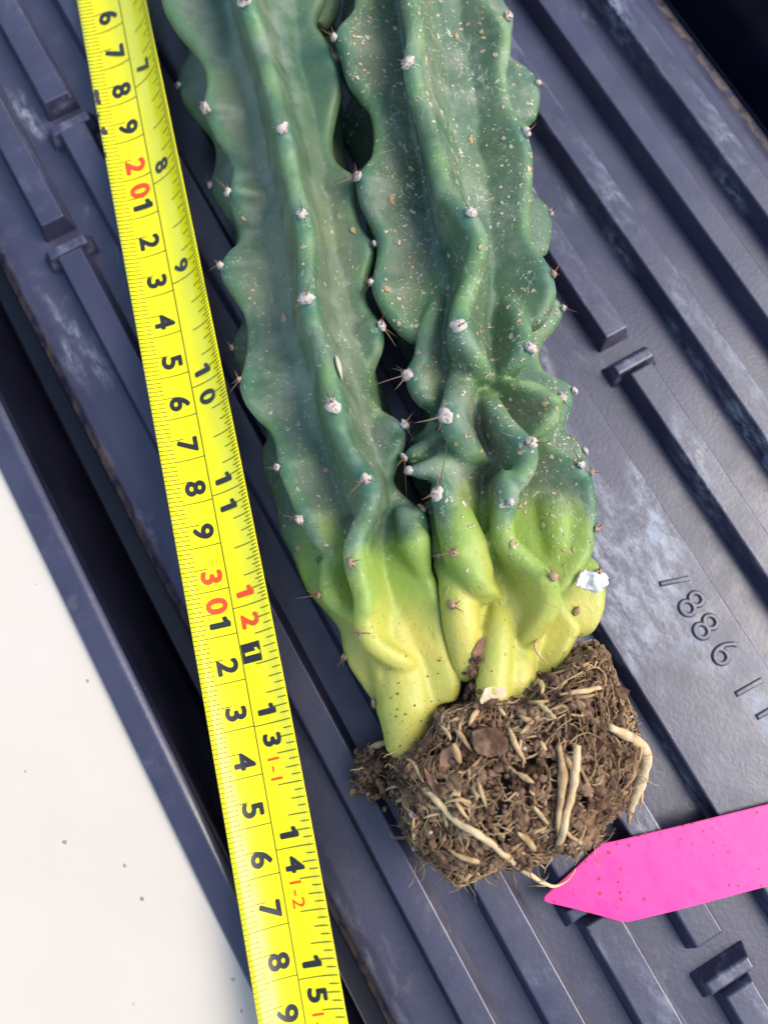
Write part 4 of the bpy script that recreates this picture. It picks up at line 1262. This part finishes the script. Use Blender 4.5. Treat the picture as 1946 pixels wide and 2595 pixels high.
# bark chips, grit and the sawn end of the front rib
def chip(name, pts, z, thick, mat, parent=cactus, tilt=0.0):
    bm = bmesh.new()
    c = un(sum(p[0] for p in pts) / len(pts), sum(p[1] for p in pts) / len(pts), z)
    vs = [bm.verts.new(un(x, y, z + tilt * (y - pts[0][1]) / 100.0) - Vector(cl)) for x, y in pts]
    f = bm.faces.new(vs)
    ex = bmesh.ops.extrude_face_region(bm, geom=[f])
    for v in [g for g in ex['geom'] if isinstance(g, bmesh.types.BMVert)]: v.co.z -= thick * CM
    bmesh.ops.recalc_face_normals(bm, faces=bm.faces[:])
    bmesh.ops.triangulate(bm, faces=bm.faces[:])
    bmesh.ops.subdivide_edges(bm, edges=bm.edges[:], cuts=1, use_grid_fill=True)
    for v in bm.verts:
        v.co += noise.noise_vector(v.co * 500) * 0.0004
    me = bpy.data.meshes.new(name); bm.to_mesh(me); bm.free()
    return link(name, me, mat, parent)
chip('bark_chip', [F(555, 1395), F(550, 1480), F(540, 1550), F(480, 1590), F(445, 1560), F(450, 1520), F(490, 1450)], 3.0, 0.45, M_BARK)
chip('bark_chip', [F(540, 1560), F(520, 1680), F(470, 1720), F(440, 1660), F(470, 1590)], 2.9, 0.5, M_BARK)
chip('bark_chip', [G(400, 610), G(450, 660), G(465, 720), G(495, 780), G(460, 750), G(420, 690)], 3.45, 0.25, M_BARK)
chip('bark_chip', [G(500, 520), G(550, 505), G(570, 560), G(545, 620), G(500, 625), G(485, 570)], 3.5, 0.3, M_BARK)
chip('bark_chip', [G(1170, 180), G(1230, 170), G(1250, 195), G(1200, 215)], 3.0, 0.25, M_BARK)
chip('clay_lump', [G(660, 430), G(720, 400), G(800, 410), G(850, 470), G(830, 540), G(760, 565), G(690, 540), G(655, 490)], 3.72, 0.5, M_CRUMB)
chip('sawn_end', [F(535, 1800), F(600, 1785), F(680, 1785), F(712, 1830), F(690, 1870), F(620, 1885), F(520, 1935), F(505, 1890)], 3.25, 0.4, M_PEACH, cactus)
parts = []
for _ in range(20):
    a, ph = rand_ball()
    parts.append(crumb(np.array(ball_pt(a, ph, 1.01)) - cl, rs.uniform(0.0003, 0.0008)))
merge_shapes('pale_grit', parts, M_PERL, cactus)

# ------------------------------------------------------------------ small loose things
M_SCRAP = simple_mat('white_scrap', (0.70, 0.69, 0.67), 0.8, 0.3, col2=(0.58, 0.57, 0.55), scale=300, bump=0.0006)
sc_pts = [F(1225, 1000), F(1245, 940), F(1290, 885), F(1335, 905), F(1400, 928), F(1440, 915), F(1475, 948), F(1472, 1000), F(1425, 1045), F(1375, 1062), F(1300, 1035)]
sc_c = un(*F(1350, 980), 2.75)
bm = bmesh.new()
f = bm.faces.new([bm.verts.new(un(x, y, 2.75) - sc_c) for x, y in sc_pts])
if f.normal.z < 0: bmesh.ops.reverse_faces(bm, faces=[f])
bmesh.ops.triangulate(bm, faces=bm.faces[:])
for _ in range(3): bmesh.ops.subdivide_edges(bm, edges=bm.edges[:], cuts=1, use_grid_fill=True)
for v in bm.verts:
    v.co.z += noise.noise(v.co * 330) * 0.0011 + noise.noise(v.co * 900) * 0.0005
    v.co.x += noise.noise(v.co * 1100) * 0.0003; v.co.y += noise.noise(v.co * 1000 + Vector((3, 1, 2))) * 0.0003
me = bpy.data.meshes.new('paper_scrap'); bm.to_mesh(me); bm.free()
scrap = link('paper_scrap', me, M_SCRAP)
scrap.location = sc_c
so = scrap.modifiers.new('t', 'SOLIDIFY'); so.thickness = 0.0005
tag(scrap, 'small crumpled white scrap stuck beside the yellow cactus base', 'scrap')

h1, h2 = cast(*C(955, 835)), cast(*C(998, 1008))
if h1 and h2:
    M_HUSK = simple_mat('dry_husk', (0.34, 0.33, 0.22), 0.8, 0.2, col2=(0.46, 0.44, 0.32), scale=400)
    a, b = h1[0] + h1[1] * 0.0006, h2[0] + h2[1] * 0.0006
    ax = b - a; nrm = (h1[1] + h2[1]).normalized(); sd = ax.cross(nrm).normalized()
    vs, fs = [], []
    for i in range(11):
        t = i / 10; w = math.sin(math.pi * t ** 0.8) * 0.0011 + 0.00008
        c0 = a + ax * t - a
        for j in range(6):
            an = 2 * math.pi * j / 6
            vs.append(c0 + sd * math.cos(an) * w + nrm * math.sin(an) * w * 0.4)
    for i in range(10):
        for j in range(6):
            p, q = i * 6 + j, i * 6 + (j + 1) % 6
            fs.append((p, q, q + 6, p + 6))
    husk = link('seed_husk', mesh_of('seed_husk', vs, fs), M_HUSK)
    husk.location = a
    tag(husk, 'thin dry grass husk lying on the stem beside the tape', 'husk')
